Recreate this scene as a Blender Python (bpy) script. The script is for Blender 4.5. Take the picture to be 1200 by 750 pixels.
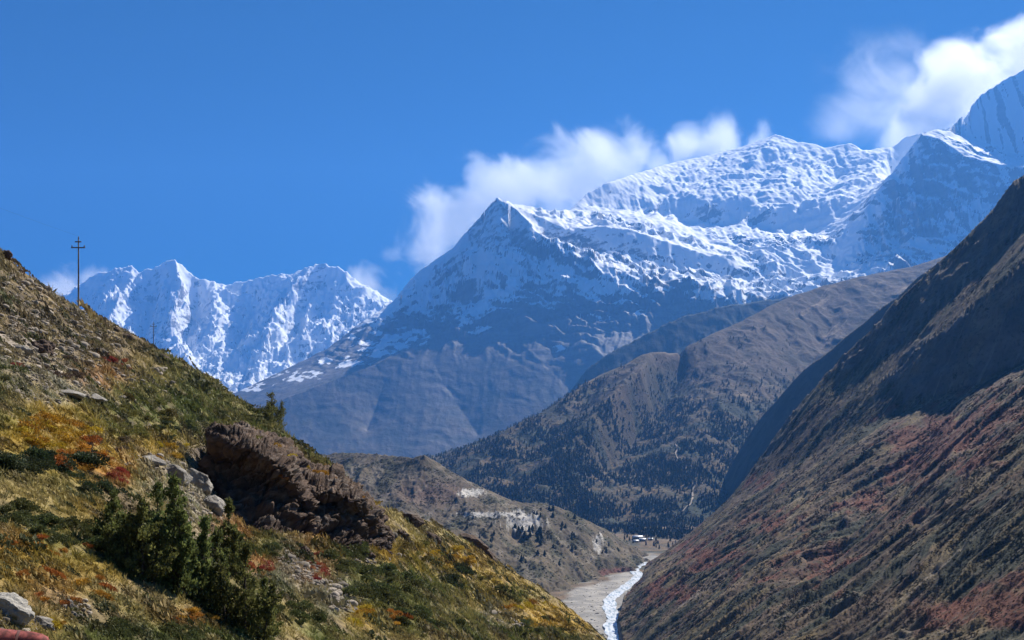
import bpy, math, random
import numpy as np

for _o in list(bpy.data.objects):
    bpy.data.objects.remove(_o)
scene = bpy.context.scene
COL = scene.collection
R = math.radians

# ------------------------------------------------------------------ camera, sky, sun, exposure
F, CX, HZ = 1200.0, 600.0, 540.0          # focal length in photo pixels, centre column, horizon row
cam_d = bpy.data.cameras.new('camera')
cam = bpy.data.objects.new('camera', cam_d)
COL.objects.link(cam)
cam.location = (0, 0, 0)
cam.rotation_euler = (R(90), 0, 0)
cam_d.sensor_width = 36.0
cam_d.lens = 36.0
cam_d.shift_y = (HZ - 375.0) / 1200.0
cam_d.clip_start = 0.5
cam_d.clip_end = 80000.0
scene.camera = cam

SUN_AZ, SUN_EL = 38.0, 43.0               # degrees right of the view axis (+Y), degrees up
world = bpy.data.worlds.new('World')
scene.world = world
world.use_nodes = True
wn = world.node_tree
for n in list(wn.nodes):
    wn.nodes.remove(n)
sky = wn.nodes.new('ShaderNodeTexSky')
sky.sky_type = 'NISHITA'
sky.sun_disc = False
sky.sun_elevation = R(SUN_EL)
sky.sun_rotation = R(SUN_AZ)
sky.altitude = 3600
sky.air_density = 1.0
sky.dust_density = 0.0
sky.ozone_density = 5.0
hs = wn.nodes.new('ShaderNodeHueSaturation')
hs.inputs['Saturation'].default_value = 1.75
hs.inputs['Value'].default_value = 0.26
bg = wn.nodes.new('ShaderNodeBackground')
bg.inputs['Strength'].default_value = 0.11
wo = wn.nodes.new('ShaderNodeOutputWorld')
wn.links.new(sky.outputs[0], hs.inputs['Color'])
wn.links.new(hs.outputs[0], bg.inputs['Color'])
wn.links.new(bg.outputs[0], wo.inputs['Surface'])

sun_d = bpy.data.lights.new('sun', 'SUN')
sun = bpy.data.objects.new('sun', sun_d)
COL.objects.link(sun)
sun_d.energy = 5.0
sun_d.angle = R(0.5)
sun_d.color = (1.0, 0.95, 0.87)
sun.rotation_euler = (R(90 - SUN_EL), 0, R(180 - SUN_AZ))
SUNV = np.array([math.sin(R(SUN_AZ)) * math.cos(R(SUN_EL)), math.cos(R(SUN_AZ)) * math.cos(R(SUN_EL)), math.sin(R(SUN_EL))])

scene.view_settings.view_transform = 'Standard'
scene.view_settings.look = 'None'
scene.view_settings.exposure = 1.0
scene.view_settings.gamma = 1.0
scene.view_settings.use_curve_mapping = False
scene.render.engine = 'CYCLES'
scene.cycles.use_denoising = True
scene.cycles.max_bounces = 16
scene.cycles.diffuse_bounces = 2
scene.cycles.volume_bounces = 12
scene.cycles.volume_step_rate = 0.12
scene.cycles.volume_max_steps = 512
scene.cycles.transparent_max_bounces = 16

HAZE_DENSITY = 4.6e-5
HAZE_COLOR = (0.112, 0.365, 0.93)

# ------------------------------------------------------------------ noise
_rs = np.random.RandomState(7)
_PERM = _rs.permutation(1024).astype(np.int64)
_PERM = np.concatenate([_PERM, _PERM, _PERM])
_GR = _rs.uniform(0, 2 * np.pi, 1024)
_GX, _GY = np.cos(_GR), np.sin(_GR)


def perlin(x, y, seed=0):
    x = np.asarray(x, float) + seed * 17.37
    y = np.asarray(y, float) - seed * 9.71
    xi = np.floor(x).astype(np.int64)
    yi = np.floor(y).astype(np.int64)
    fx, fy = x - xi, y - yi
    u = fx * fx * fx * (fx * (fx * 6 - 15) + 10)
    v = fy * fy * fy * (fy * (fy * 6 - 15) + 10)
    xi &= 1023
    yi &= 1023
    x1, y1 = (xi + 1) & 1023, (yi + 1) & 1023

    def g(a, b, dx, dy):
        h = _PERM[_PERM[a] + b] & 1023
        return _GX[h] * dx + _GY[h] * dy
    n00 = g(xi, yi, fx, fy)
    n10 = g(x1, yi, fx - 1, fy)
    n01 = g(xi, y1, fx, fy - 1)
    n11 = g(x1, y1, fx - 1, fy - 1)
    return ((n00 * (1 - u) + n10 * u) * (1 - v) + (n01 * (1 - u) + n11 * u) * v) * 1.5


def fbm(x, y, octs=5, gain=0.5, lac=2.03, seed=0):
    s, a, f = 0.0, 1.0, 1.0
    for k in range(octs):
        s = s + a * perlin(x * f, y * f, seed + k)
        a *= gain
        f *= lac
    return s


def ridged(x, y, octs=5, gain=0.5, lac=2.05, seed=0):
    s, a, f, w = 0.0, 1.0, 1.0, 1.0
    for k in range(octs):
        n = (1 - np.abs(perlin(x * f, y * f, seed + k))) ** 2
        s = s + a * n * w
        w = np.clip(n * 1.6, 0, 1)
        a *= gain
        f *= lac
    return s - 1.0


def smooth(a, b, x):
    t = np.clip((x - a) / (b - a), 0, 1)
    return t * t * (3 - 2 * t)


# ------------------------------------------------------------------ height fields between ridge and valley lines
def P(px, py, D):
    """point on the sight line of a photo pixel at distance D"""
    return ((px - CX) / F * D, D, (HZ - py) / F * D)


class Field:
    """A terrain sheet on a fan shaped grid: columns u (bearing), rows D (distance), heights solved
    as a membrane stretched over ridge, break and valley lines."""

    def __init__(self, u0, u1, nu, D0, D1, nd, geo=False):
        self.u = np.linspace(u0, u1, nu)
        self.D = np.geomspace(D0, D1, nd) if geo else np.linspace(D0, D1, nd)
        self.geo, self.D0, self.D1 = geo, D0, D1
        self.nu, self.nd = nu, nd
        self.UU, self.DD = np.meshgrid(self.u, self.D)
        self.X = (self.UU - CX) / F * self.DD
        self.cons = []                      # (iu, jd, z, hold)

    def row(self, D):
        if self.geo:
            return np.log(D / self.D0) / np.log(self.D1 / self.D0) * (self.nd - 1)
        return (D - self.D0) / (self.D1 - self.D0) * (self.nd - 1)

    def _add(self, us, ds, zs, hold):
        iu = (us - self.u[0]) / (self.u[-1] - self.u[0]) * (self.nu - 1)
        jd = self.row(ds)
        ok = (iu >= 0) & (iu <= self.nu - 1) & (jd >= 0) & (jd <= self.nd - 1)
        for a, b, c in zip(iu[ok], jd[ok], zs[ok]):
            self.cons.append((a, b, c, hold))

    def line(self, pts, hold=1.0):
        """pts: (px, py, D) photo pixel + distance"""
        pts = np.array(pts, float)
        for a, b in zip(pts[:-1], pts[1:]):
            n = int(max(abs(b[0] - a[0]) / (self.u[1] - self.u[0]), abs(self.row(b[2]) - self.row(a[2])))) * 2 + 2
            t = np.linspace(0, 1, n)
            px, py, D = [a[k] + (b[k] - a[k]) * t for k in range(3)]
            self._add(px, D, (HZ - py) / F * D, hold)

    def zline(self, pts, hold=0.0):
        """pts: (px, D, z)"""
        pts = np.array(pts, float)
        for a, b in zip(pts[:-1], pts[1:]):
            n = int(max(abs(b[0] - a[0]) / (self.u[1] - self.u[0]), abs(self.row(b[1]) - self.row(a[1])))) * 2 + 2
            t = np.linspace(0, 1, n)
            px, D, z = [a[k] + (b[k] - a[k]) * t for k in range(3)]
            self._add(px, D, z, hold)

    def solve(self, soft=0, iters=90):
        c = np.array(self.cons)
        levels = []
        s = 1
        while min(self.nu, self.nd) / s > 12:
            levels.append(s)
            s *= 2
        Z = None
        for s in reversed(levels):
            nu, nd = (self.nu - 1) // s + 1, (self.nd - 1) // s + 1
            iu = np.clip(np.round(c[:, 0] / s).astype(int), 0, nu - 1)
            jd = np.clip(np.round(c[:, 1] / s).astype(int), 0, nd - 1)
            acc, cnt = np.zeros((nd, nu)), np.zeros((nd, nu))
            np.add.at(acc, (jd, iu), c[:, 2])
            np.add.at(cnt, (jd, iu), 1)
            m = cnt > 0
            fix = np.where(m, acc / np.maximum(cnt, 1), 0)
            if Z is None:
                Z = np.full((nd, nu), c[:, 2].mean())
                it = 1500
            else:
                yy = np.clip(np.arange(nd) / 2.0, 0, Z.shape[0] - 1)
                xx = np.clip(np.arange(nu) / 2.0, 0, Z.shape[1] - 1)
                y0 = np.minimum(yy.astype(int), Z.shape[0] - 2)
                x0 = np.minimum(xx.astype(int), Z.shape[1] - 2)
                fy, fx = (yy - y0)[:, None], (xx - x0)[None, :]
                Z = (Z[y0][:, x0] * (1 - fy) * (1 - fx) + Z[y0 + 1][:, x0] * fy * (1 - fx)
                     + Z[y0][:, x0 + 1] * (1 - fy) * fx + Z[y0 + 1][:, x0 + 1] * fy * fx)
                it = iters
            Z[m] = fix[m]
            for _ in range(it):
                p = np.pad(Z, 1, mode='edge')
                Z = 0.25 * (p[:-2, 1:-1] + p[2:, 1:-1] + p[1:-1, :-2] + p[1:-1, 2:])
                Z[m] = fix[m]
        for _ in range(soft):
            p = np.pad(Z, 1, mode='edge')
            Z = 0.5 * Z + 0.125 * (p[:-2, 1:-1] + p[2:, 1:-1] + p[1:-1, :-2] + p[1:-1, 2:])
        self.Z = Z
        # free(0 on held lines .. 1 away from them)
        h = c[c[:, 3] > 0]
        st = 6
        gu, gd = np.arange(0, self.nu + st, st), np.arange(0, self.nd + st, st)
        best = np.full((len(gd), len(gu)), 1e9)
        for a, b, _, hh in h[::4]:
            best = np.minimum(best, np.hypot(gd[:, None] - b, gu[None, :] - a))
        yy, xx = np.arange(self.nd) / st, np.arange(self.nu) / st
        y0, x0 = yy.astype(int), xx.astype(int)
        fy, fx = (yy - y0)[:, None], (xx - x0)[None, :]
        self.dist = (best[y0][:, x0] * (1 - fy) * (1 - fx) + best[y0 + 1][:, x0] * fy * (1 - fx)
                     + best[y0][:, x0 + 1] * (1 - fy) * fx + best[y0 + 1][:, x0 + 1] * fy * fx)
        return Z

    def sample(self, x, y):
        """height at world x, y"""
        x, y = np.asarray(x, float), np.asarray(y, float)
        u = x / y * F + CX
        iu = np.clip((u - self.u[0]) / (self.u[-1] - self.u[0]) * (self.nu - 1), 0, self.nu - 1.001)
        jd = np.clip(self.row(y), 0, self.nd - 1.001)
        a, b = iu.astype(int), jd.astype(int)
        fu, fd = iu - a, jd - b
        Z = self.Z
        return (Z[b, a] * (1 - fu) * (1 - fd) + Z[b, a + 1] * fu * (1 - fd)
                + Z[b + 1, a] * (1 - fu) * fd + Z[b + 1, a + 1] * fu * fd)

    def cast(self, px, py, Dmin=None):
        """first point of this sheet met by the sight line of a photo pixel"""
        Ds = self.D if Dmin is None else self.D[self.D >= Dmin]
        z = self.sample((px - CX) / F * Ds, Ds)
        hit = np.nonzero(z >= (HZ - py) / F * Ds)[0]
        if len(hit) == 0:
            return None
        k = hit[0]
        if k == 0:
            D = Ds[0]
        else:
            a = z[k - 1] - (HZ - py) / F * Ds[k - 1]
            b = z[k] - (HZ - py) / F * Ds[k]
            D = Ds[k - 1] + (Ds[k] - Ds[k - 1]) * (-a / (b - a))
        x = (px - CX) / F * D
        return (x, D, float(self.sample(x, D)))

    def mesh(self, name, mat, attrs=None):
        nv = self.nu * self.nd
        co = np.stack([self.X.ravel(), self.DD.ravel(), self.Z.ravel()], 1)
        i = np.arange(nv).reshape(self.nd, self.nu)
        q = np.stack([i[:-1, :-1], i[:-1, 1:], i[1:, 1:], i[1:, :-1]], -1).reshape(-1, 4)
        o = make_mesh(name, co, q, mat, smooth_=True)
        for k, v in (attrs or {}).items():
            add_attr(o, k, v)
        o['kind'] = 'structure'
        return o


def add_attr(o, name, v):
    v = np.asarray(v, np.float32)
    if v.ndim == 2 and v.shape[1] == 3:
        a = o.data.attributes.new(name, 'FLOAT_COLOR', 'POINT')
        c = np.ones((len(v), 4), np.float32)
        c[:, :3] = v
        a.data.foreach_set('color', c.ravel())
    else:
        a = o.data.attributes.new(name, 'FLOAT', 'POINT')
        a.data.foreach_set('value', v.ravel())


def make_mesh(name, co, faces, mat=None, parent=None, smooth_=False):
    """faces: (n,k) array or list of such arrays (mixed sizes)"""
    me = bpy.data.meshes.new(name)
    fl = faces if isinstance(faces, list) else [faces]
    fl = [np.asarray(f) for f in fl if len(f)]
    co = np.asarray(co, np.float32)
    loops = np.concatenate([f.ravel() for f in fl])
    sizes = np.concatenate([np.full(len(f), f.shape[1]) for f in fl])
    starts = np.concatenate([[0], np.cumsum(sizes)[:-1]])
    me.vertices.add(len(co))
    me.vertices.foreach_set('co', co.ravel())
    me.loops.add(len(loops))
    me.loops.foreach_set('vertex_index', loops.astype(np.int32))
    me.polygons.add(len(sizes))
    me.polygons.foreach_set('loop_start', starts.astype(np.int32))
    me.polygons.foreach_set('loop_total', sizes.astype(np.int32))
    if smooth_:
        me.polygons.foreach_set('use_smooth', np.ones(len(sizes), bool))
    me.update(calc_edges=True)
    me.validate()
    if mat:
        me.materials.append(mat)
    o = bpy.data.objects.new(name, me)
    COL.objects.link(o)
    if parent:
        o.parent = parent
    return o


def slope_of(f):
    """gradient of a field in world x and y"""
    dZu = np.gradient(f.Z, axis=1) / np.gradient(f.X, axis=1)
    dZd = np.gradient(f.Z, axis=0)
    dXd = np.gradient(f.X, axis=0)
    dD = np.gradient(f.DD, axis=0)
    zy = (dZd - dZu * dXd) / dD
    return dZu, zy


# ------------------------------------------------------------------ materials
def new_mat(name):
    m = bpy.data.materials.new(name)
    m.use_nodes = True
    nt = m.node_tree
    for n in list(nt.nodes):
        nt.nodes.remove(n)
    out = nt.nodes.new('ShaderNodeOutputMaterial')
    return m, nt, out


class NT:
    def __init__(self, nt):
        self.nt = nt

    def n(self, t, **kw):
        nd = self.nt.nodes.new(t)
        for k, v in kw.items():
            setattr(nd, k, v)
        return nd

    def _in(self, sock, v):
        if v is None:
            return
        if hasattr(v, 'is_linked') or hasattr(v, 'links'):
            self.nt.links.new(v, sock)
        else:
            if sock.type == 'RGBA' and len(v) == 3:
                v = (*v, 1)
            sock.default_value = v

    def noise(self, vec, scale, detail=5, rough=0.55, dist=0.0):
        nd = self.n('ShaderNodeTexNoise')
        self._in(nd.inputs['Vector'], vec)
        nd.inputs['Scale'].default_value = scale
        nd.inputs['Detail'].default_value = detail
        nd.inputs['Roughness'].default_value = rough
        nd.inputs['Distortion'].default_value = dist
        return nd.outputs['Fac']

    def vor(self, vec, scale, feature='F1', out='Distance', rnd=1.0):
        nd = self.n('ShaderNodeTexVoronoi', feature=feature)
        self._in(nd.inputs['Vector'], vec)
        nd.inputs['Scale'].default_value = scale
        nd.inputs['Randomness'].default_value = rnd
        return nd.outputs[out]

    def math(self, op, a, b=None, c=None, clamp=False):
        nd = self.n('ShaderNodeMath', operation=op, use_clamp=clamp)
        self._in(nd.inputs[0], a)
        self._in(nd.inputs[1], b)
        self._in(nd.inputs[2], c)
        return nd.outputs[0]

    def ramp(self, fac, lo, hi, a=0.0, b=1.0):
        nd = self.n('ShaderNodeMapRange', interpolation_type='SMOOTHSTEP')
        self._in(nd.inputs['Value'], fac)
        nd.inputs['From Min'].default_value = lo
        nd.inputs['From Max'].default_value = hi
        nd.inputs['To Min'].default_value = a
        nd.inputs['To Max'].default_value = b
        return nd.outputs['Result']

    def mix(self, fac, a, b, mode='MIX'):
        nd = self.n('ShaderNodeMix', data_type='RGBA', blend_type=mode)
        self._in(nd.inputs['Factor'], fac)
        self._in(nd.inputs['A'] if False else nd.inputs[6], a)
        self._in(nd.inputs[7], b)
        return nd.outputs[2]

    def attr(self, name, out='Fac'):
        nd = self.n('ShaderNodeAttribute', attribute_name=name)
        return nd.outputs[out]

    def scale(self, vec, s, rot=(0, 0, 0)):
        if any(rot):
            r = self.n('ShaderNodeMapping')
            self._in(r.inputs['Vector'], vec)
            r.inputs['Rotation'].default_value = rot
            vec = r.outputs[0]
        nd = self.n('ShaderNodeMapping')
        self._in(nd.inputs['Vector'], vec)
        nd.inputs['Scale'].default_value = s
        return nd.outputs[0]

    def bump(self, h, strength, dist, normal=None):
        nd = self.n('ShaderNodeBump')
        nd.inputs['Strength'].default_value = strength
        self._in(nd.inputs['Distance'], dist)
        self._in(nd.inputs['Height'], h)
        if normal is not None:
            self._in(nd.inputs['Normal'], normal)
        return nd.outputs[0]

    def bsdf(self, out, color, rough=0.9, normal=None, spec=0.2):
        b = self.n('ShaderNodeBsdfPrincipled')
        self._in(b.inputs['Base Color'], color)
        self._in(b.inputs['Roughness'], rough)
        self._in(b.inputs['Specular IOR Level'], spec)
        if normal is not None:
            self._in(b.inputs['Normal'], normal)
        self.nt.links.new(b.outputs[0], out.inputs['Surface'])
        return b


def mountain_mat(name, snow_lo=0.0):
    """snow where the 'snow' value (set per vertex from height and steepness) beats a noise, rock and turf below"""
    m, nt, out = new_mat(name)
    T = NT(nt)
    pos = T.n('ShaderNodeNewGeometry').outputs['Position']
    n1 = T.noise(pos, 0.004, 8, 0.62)
    n2 = T.noise(pos, 0.02, 6, 0.65)
    strata = T.noise(T.scale(pos, (0.0015, 0.0015, 0.012), (0.25, 0.15, 0)), 1.0, 6, 0.6)
    s = T.attr('snow')
    drift = T.noise(T.scale(pos, (0.006, 0.0035, 0.022), (0.1, 0.45, 0.3)), 1.0, 6, 0.6)
    k = T.math('ADD', s, T.math('MULTIPLY', T.math('SUBTRACT', n2, 0.5), 0.30))
    k = T.math('ADD', k, T.math('MULTIPLY', T.math('SUBTRACT', n1, 0.5), 0.45))
    k = T.math('ADD', k, T.math('MULTIPLY', T.math('SUBTRACT', drift, 0.5), 0.55))
    snow = T.ramp(k, 0.45, 0.57)
    rock = T.mix(T.ramp(strata, 0.3, 0.7), (0.075, 0.070, 0.066), (0.20, 0.18, 0.165))
    turf = T.mix(T.ramp(n1, 0.4, 0.62), (0.060, 0.060, 0.046), (0.13, 0.105, 0.075))
    low = T.mix(T.attr('turf'), rock, turf)
    col = T.mix(snow, low, (0.86, 0.87, 0.88))
    hgt = T.math('ADD', T.math('MULTIPLY', n1, 1.0), T.math('MULTIPLY', n2, 0.35))
    b = T.bump(hgt, 0.5, T.ramp(snow, 0.0, 1.0, 28.0, 10.0))
    T.bsdf(out, col, 0.75, b, 0.15)
    return m

# ------------------------------------------------------------------ the snow mountains
M_mount = mountain_mat('mountain_snow_and_rock')


def snow_attr(f, level, width, steep_lo, steep_hi, extra=None):
    gx, gy = slope_of(f)
    st = np.hypot(gx, gy)
    a = smooth(level - width, level + width, f.Z)          # 0 below the snow line .. 1 above
    b = 1 - smooth(steep_lo, steep_hi, st)
    s = a * (0.25 + 0.75 * b)
    if extra is not None:
        s = np.clip(s + extra, -0.6, 1.6)
    return s


def rough_range(f, amp, wl, seed, edge_px, keep=0.12, flute=0.35, edge_amp=18, band=0, dip=0, calm=0.0):
    """gullies, ribs and broken ground on a solved sheet, calmer along the traced ridge lines"""
    X, Y = f.X, f.DD
    w = keep + (1 - keep) * smooth(0, edge_px, f.dist)
    keep_fine = smooth(0, 12, f.dist)
    wx = X + 0.35 * wl * fbm(X / wl, Y / wl, 3, seed=seed + 40)
    wy = Y + 0.35 * wl * fbm(X / wl, Y / wl, 3, seed=seed + 50)
    big = ridged(wx / wl, wy / (wl * 2.0), 5, 0.45, seed=seed)
    mx = X + 0.12 * wl * fbm(X / wl, Y / wl, 3, seed=seed + 40)
    fl = ridged(mx / (wl * 0.30), Y / (wl * 2.6), 4, 0.5, seed=seed + 20)
    gx, gy = slope_of(f)
    st = smooth(0.9, 1.6, np.hypot(gx, gy))
    w = w * (1 - calm * smooth(1250, 750, f.Z))
    far = smooth(10900, 11500, Y) if amp < 150 else 0.0
    f.Z = f.Z + w * far * 48 * ridged((f.Z - 0.45 * X) / 330 + 0.5 * fbm(X / 700, Y / 700, 3, seed=seed + 31), X / 1500, 4, 0.5, seed=seed + 33)
    w = w * (1 - 0.68 * far)
    f.Z = f.Z + w * amp * ((0.5 + 0.5 * st) * big + flute * (0.35 + 0.9 * st) * fl)
    low = 1 - 0.8 * (calm > 0) * smooth(1250, 750, f.Z)
    f.Z = f.Z + low * edge_amp * fbm(X / 90.0, Y / 90.0, 4, seed=seed + 60)
    if calm:
        # slanting ribs and ledges of the central peak: falling to the left on its left side, to the right on its right side
        sl = 0.62 - 1.05 * smooth(570, 625, f.UU)
        near = (1 - smooth(10700, 11200, Y)) * smooth(900, 1300, f.Z)
        f.Z = f.Z + w * near * 48 * ridged((f.Z - sl * X) / 230 + 0.45 * fbm(X / 500, Y / 500, 3, seed=seed + 35), X / 1300, 5, 0.5, seed=seed + 37)
    f.Z = f.Z + low * 9 * keep_fine * ridged(X / 130 + 0.3 * perlin(X / 90, Y / 90, seed), Y / 420, 4, 0.55, seed=seed + 65)
    # rock bands: ledges along the bedding, dip = lean of the beds to the right
    if band:
        c = (f.Z + dip * X + 0.9 * band * fbm(X / 420, Y / 300, 4, seed=seed + 70) + 0.5 * band * fbm(X / 1500, Y / 1500, 3, seed=seed + 75)) / band
        fr = c - np.floor(c)
        k = 0.85 * smooth(-0.25, 0.25, fbm(X / 600, f.Z / 400, 4, seed=seed + 80)) * w * (1 - 0.5 * smooth(10900, 11500, Y))
        f.Z = f.Z + k * band * (smooth(0.25, 0.85, fr) - fr)


def build_left_massif():
    f = Field(-130, 600, 660, 11800, 16800, 380)
    sky_ = [(-130, 372, 15600), (20, 352, 15400), (60, 345, 15300), (78, 350, 15200), (92, 334, 15100), (112, 322, 15000), (150, 313, 15000),
            (166, 318, 15000), (186, 311, 15000), (205, 304, 14900), (218, 314, 15000), (232, 326, 15000), (265, 333, 15200),
            (300, 326, 15200), (330, 320, 15100), (346, 319, 15100), (370, 311, 15000), (396, 312, 15000), (412, 325, 15000),
            (432, 336, 15100), (458, 351, 15200), (600, 420, 15400)]
    f.line(sky_)
    f.zline([(-130, 16800, 1200), (600, 16800, 1200)])
    # ribs running down from the two summits
    f.line([(205, 304, 14900), (213, 330, 14500), (205, 352, 14150), (197, 372, 13830)], 0)
    f.line([(166, 318, 15000), (160, 335, 14750), (150, 345, 14400), (138, 352, 14150), (122, 372, 13800)], 0)
    f.line([(265, 333, 15200), (255, 365, 14450), (240, 390, 13950), (235, 420, 13450)], 0)
    f.line([(370, 311, 15000), (342, 335, 14520), (322, 362, 14070), (308, 400, 13560)], 0)
    f.line([(412, 325, 15000), (400, 350, 14600), (372, 372, 14200), (352, 402, 13650)], 0)
    # hollows between them
    f.line([(185, 345, 14880), (175, 375, 14500), (165, 410, 13900)], 0)
    f.line([(232, 350, 14950), (224, 385, 14500), (215, 420, 13800)], 0)
    f.line([(300, 350, 15050), (290, 385, 14600), (272, 420, 13800)], 0)
    f.line([(378, 340, 14950), (360, 360, 14650), (342, 402, 13950)], 0)
    f.line([(100, 350, 14850), (95, 375, 14300), (95, 420, 13500)], 0)
    # the glacier shelf at their feet
    f.line([(-130, 445, 13100), (100, 432, 13100), (200, 428, 13200), (280, 425, 13300), (360, 425, 13400), (440, 420, 13500), (600, 430, 13500)], 0)
    f.line([(-130, 480, 12300), (200, 470, 12300), (280, 462, 12300), (600, 470, 12300)], 0)
    f.zline([(-130, 11800, -150), (600, 11800, -150)])
    f.solve()
    q_ = 0.35 + 0.65 * smooth(0, 14, f.dist)
    f.Z = f.Z + q_ * 62 * ridged((f.Z + 0.5 * f.X) / 290 + 0.6 * fbm(f.X / 500, f.DD / 500, 3, seed=17), (f.X - f.Z) / 700, 5, 0.52, seed=18)
    f.Z = f.Z + 22 * ridged(f.X / 150, f.DD / 260, 4, 0.55, seed=19)
    f.Z = f.Z + 48 * smooth(0, 16, f.dist) * ridged(f.X / 330 + 0.3 * perlin(f.X / 200, f.DD / 200, 5), f.DD / 420, 5, 0.55, seed=15)
    rough_range(f, 150, 620, 3, 40, 0.14, 0.6, 12, 120, 0.25)
    X, Y = f.X, f.DD
    f.mesh('snow_mountain', M_mount, {'snow': (1.12 - 0.6 * smooth(1.5, 3.2, np.hypot(*slope_of(f)))).ravel(), 'turf': np.zeros(f.Z.size)})


def build_main_range():
    f = Field(150, 1400, 1080, 7150, 15200, 740)

    def L(pts, hold=1.0):
        # lean the faces below the summit ridge back, to about fifty degrees
        f.line([(px, py, D if D >= 9900 else 9900 - (9900 - D) * 1.42 if D > 8900 else 8480 - (8900 - D) * 0.95) for px, py, D in pts], hold)
    # central peak, its left skyline down to the col, then the rocky spur that drops to the left
    L([(583, 232, 9900), (572, 243, 10150), (560, 256, 10300), (530, 290, 10450), (497, 312, 10550), (478, 331, 10600), (462, 352, 10600),
       (440, 367, 10300), (410, 388, 10100), (385, 408, 9900), (350, 425, 9700), (320, 440, 9500), (285, 456, 9300), (252, 474, 9200), (150, 520, 8900)])
    f.zline([(150, 11500, -150), (420, 11800, 300), (600, 11900, 1500), (655, 11700, 2100)])
    f.zline([(150, 12800, -200), (420, 12900, 200), (620, 13200, 1300)])
    # snow ramp from the summit to the right: back edge and lip
    L([(583, 232, 9900), (600, 238, 10250), (640, 246, 10800), (668, 246, 11150), (720, 247, 11250), (790, 262, 11200), (830, 284, 10900), (858, 296, 10600)])
    L([(583, 232, 9900), (600, 241, 9920), (640, 256, 10000), (665, 270, 10000), (700, 264, 10100), (740, 269, 10200), (790, 286, 10200), (830, 299, 10150), (858, 299, 10200)])
    # foot of the cliffs under the ramp
    L([(640, 300, 9850), (690, 292, 9950), (740, 300, 10000), (790, 312, 10020), (840, 318, 10050)], 0)
    # rib with broken snow, and the snow bench beyond it
    L([(600, 241, 9920), (622, 262, 9800), (655, 282, 9700), (690, 300, 9600), (720, 318, 9500), (760, 338, 9400), (800, 350, 9350), (835, 366, 9250)], 0)
    L([(728, 298, 9950), (760, 313, 9900), (800, 321, 9950), (850, 321, 10000), (900, 329, 10050), (940, 336, 10050), (975, 321, 10050), (1000, 313, 10100), (1040, 296, 10150), (1066, 284, 10200)], 0)
    L([(728, 304, 9750), (760, 325, 9450), (800, 333, 9400), (850, 333, 9450), (900, 341, 9450), (940, 348, 9400), (1000, 330, 9500), (1060, 300, 9550)], 0)
    L([(780, 400, 9100), (850, 400, 9150), (950, 400, 9150), (1060, 370, 9250), (1400, 380, 9300)], 0)
    # bench on the central face
    L([(541, 293, 9900), (560, 306, 9780), (580, 318, 9640), (607, 329, 9560)], 0)
    L([(541, 291, 10150), (552, 287, 10220), (570, 290, 10200), (592, 296, 10020), (604, 312, 9800)], 0)
    # rib below the summit to the triangular buttress
    L([(583, 232, 9900), (588, 262, 9820), (600, 300, 9680), (596, 330, 9560), (573, 356, 9400)], 0)
    # buttress: crest falling to the left with the snowfield behind it, and to the right
    L([(573, 356, 9400), (546, 373, 9300), (520, 386, 9200), (500, 396, 9100), (470, 411, 9000), (440, 427, 8900), (400, 442, 8750), (360, 457, 8600), (320, 472, 8500), (270, 500, 8300), (150, 540, 8000)], 0)
    L([(560, 352, 9750), (520, 368, 9800), (490, 380, 9750), (450, 398, 9600), (425, 412, 9500), (390, 428, 9350), (340, 445, 9200), (290, 470, 9000)], 0)
    L([(470, 355, 10150), (500, 362, 10000), (530, 358, 9950)], 0)
    L([(573, 356, 9400), (598, 386, 9150), (620, 410, 8950), (650, 440, 8700), (680, 470, 8450), (710, 500, 8150)], 0)
    L([(640, 345, 9400), (670, 380, 9150), (700, 410, 8850), (730, 440, 8550)], 0)
    L([(760, 338, 9400), (770, 370, 9250), (780, 400, 9100), (790, 430, 8800)], 0)
    L([(500, 396, 9100), (505, 420, 8950), (520, 450, 8700), (540, 480, 8450), (560, 510, 8150)], 0)
    L([(440, 427, 8900), (450, 450, 8720), (440, 480, 8480), (430, 505, 8250)], 0)
    L([(360, 457, 8600), (372, 480, 8400), (370, 505, 8150)], 0)
    # the broad massif
    L([(668, 246, 11150), (690, 225, 11500), (715, 213, 11750), (745, 203, 12300), (790, 190, 13100), (830, 182, 13500), (870, 172, 13700), (895, 163, 13800), (909, 158, 13800),
       (925, 162, 13700), (935, 166, 13650), (955, 168, 13600), (967, 173, 13550), (985, 170, 13500), (998, 168, 13500), (1012, 176, 13450), (1046, 173, 13400), (1062, 160, 13500), (1110, 150, 13600), (1400, 120, 13800)])
    f.zline([(640, 15200, 2400), (1400, 15200, 2600)])
    L([(700, 232, 11500), (735, 224, 11850), (765, 238, 11800), (800, 224, 12150), (835, 240, 11850), (870, 230, 12100), (900, 248, 11700), (935, 238, 11850), (985, 230, 11900)], 0)
    L([(690, 243, 11350), (735, 246, 11600), (790, 256, 11800), (835, 264, 11820), (880, 268, 11700), (940, 274, 11500), (980, 276, 11300)], 0)
    L([(909, 158, 13800), (880, 195, 12900), (850, 215, 12400), (838, 232, 12000), (820, 268, 11600)], 0)
    L([(985, 170, 13500), (960, 200, 12900), (940, 222, 12300), (935, 250, 11800), (950, 280, 11200)], 0)
    L([(900, 200, 12950), (890, 225, 12250)], 0)
    L([(870, 172, 13700), (815, 206, 12700), (780, 232, 12000), (752, 256, 11450)], 0)
    L([(940, 166, 13650), (922, 198, 12800), (892, 232, 12020), (866, 262, 11550)], 0)
    L([(1046, 173, 13400), (1012, 212, 12350), (990, 246, 11600), (972, 286, 10900)], 0)
    L([(850, 190, 13180), (800, 222, 12350)], 0)
    L([(985, 205, 12950), (955, 240, 12000)], 0)
    L([(1010, 200, 12800), (990, 225, 12000), (985, 250, 11600)], 0)
    L([(860, 298, 10500), (900, 292, 10650), (950, 296, 10700), (975, 305, 10500)], 0)
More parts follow.
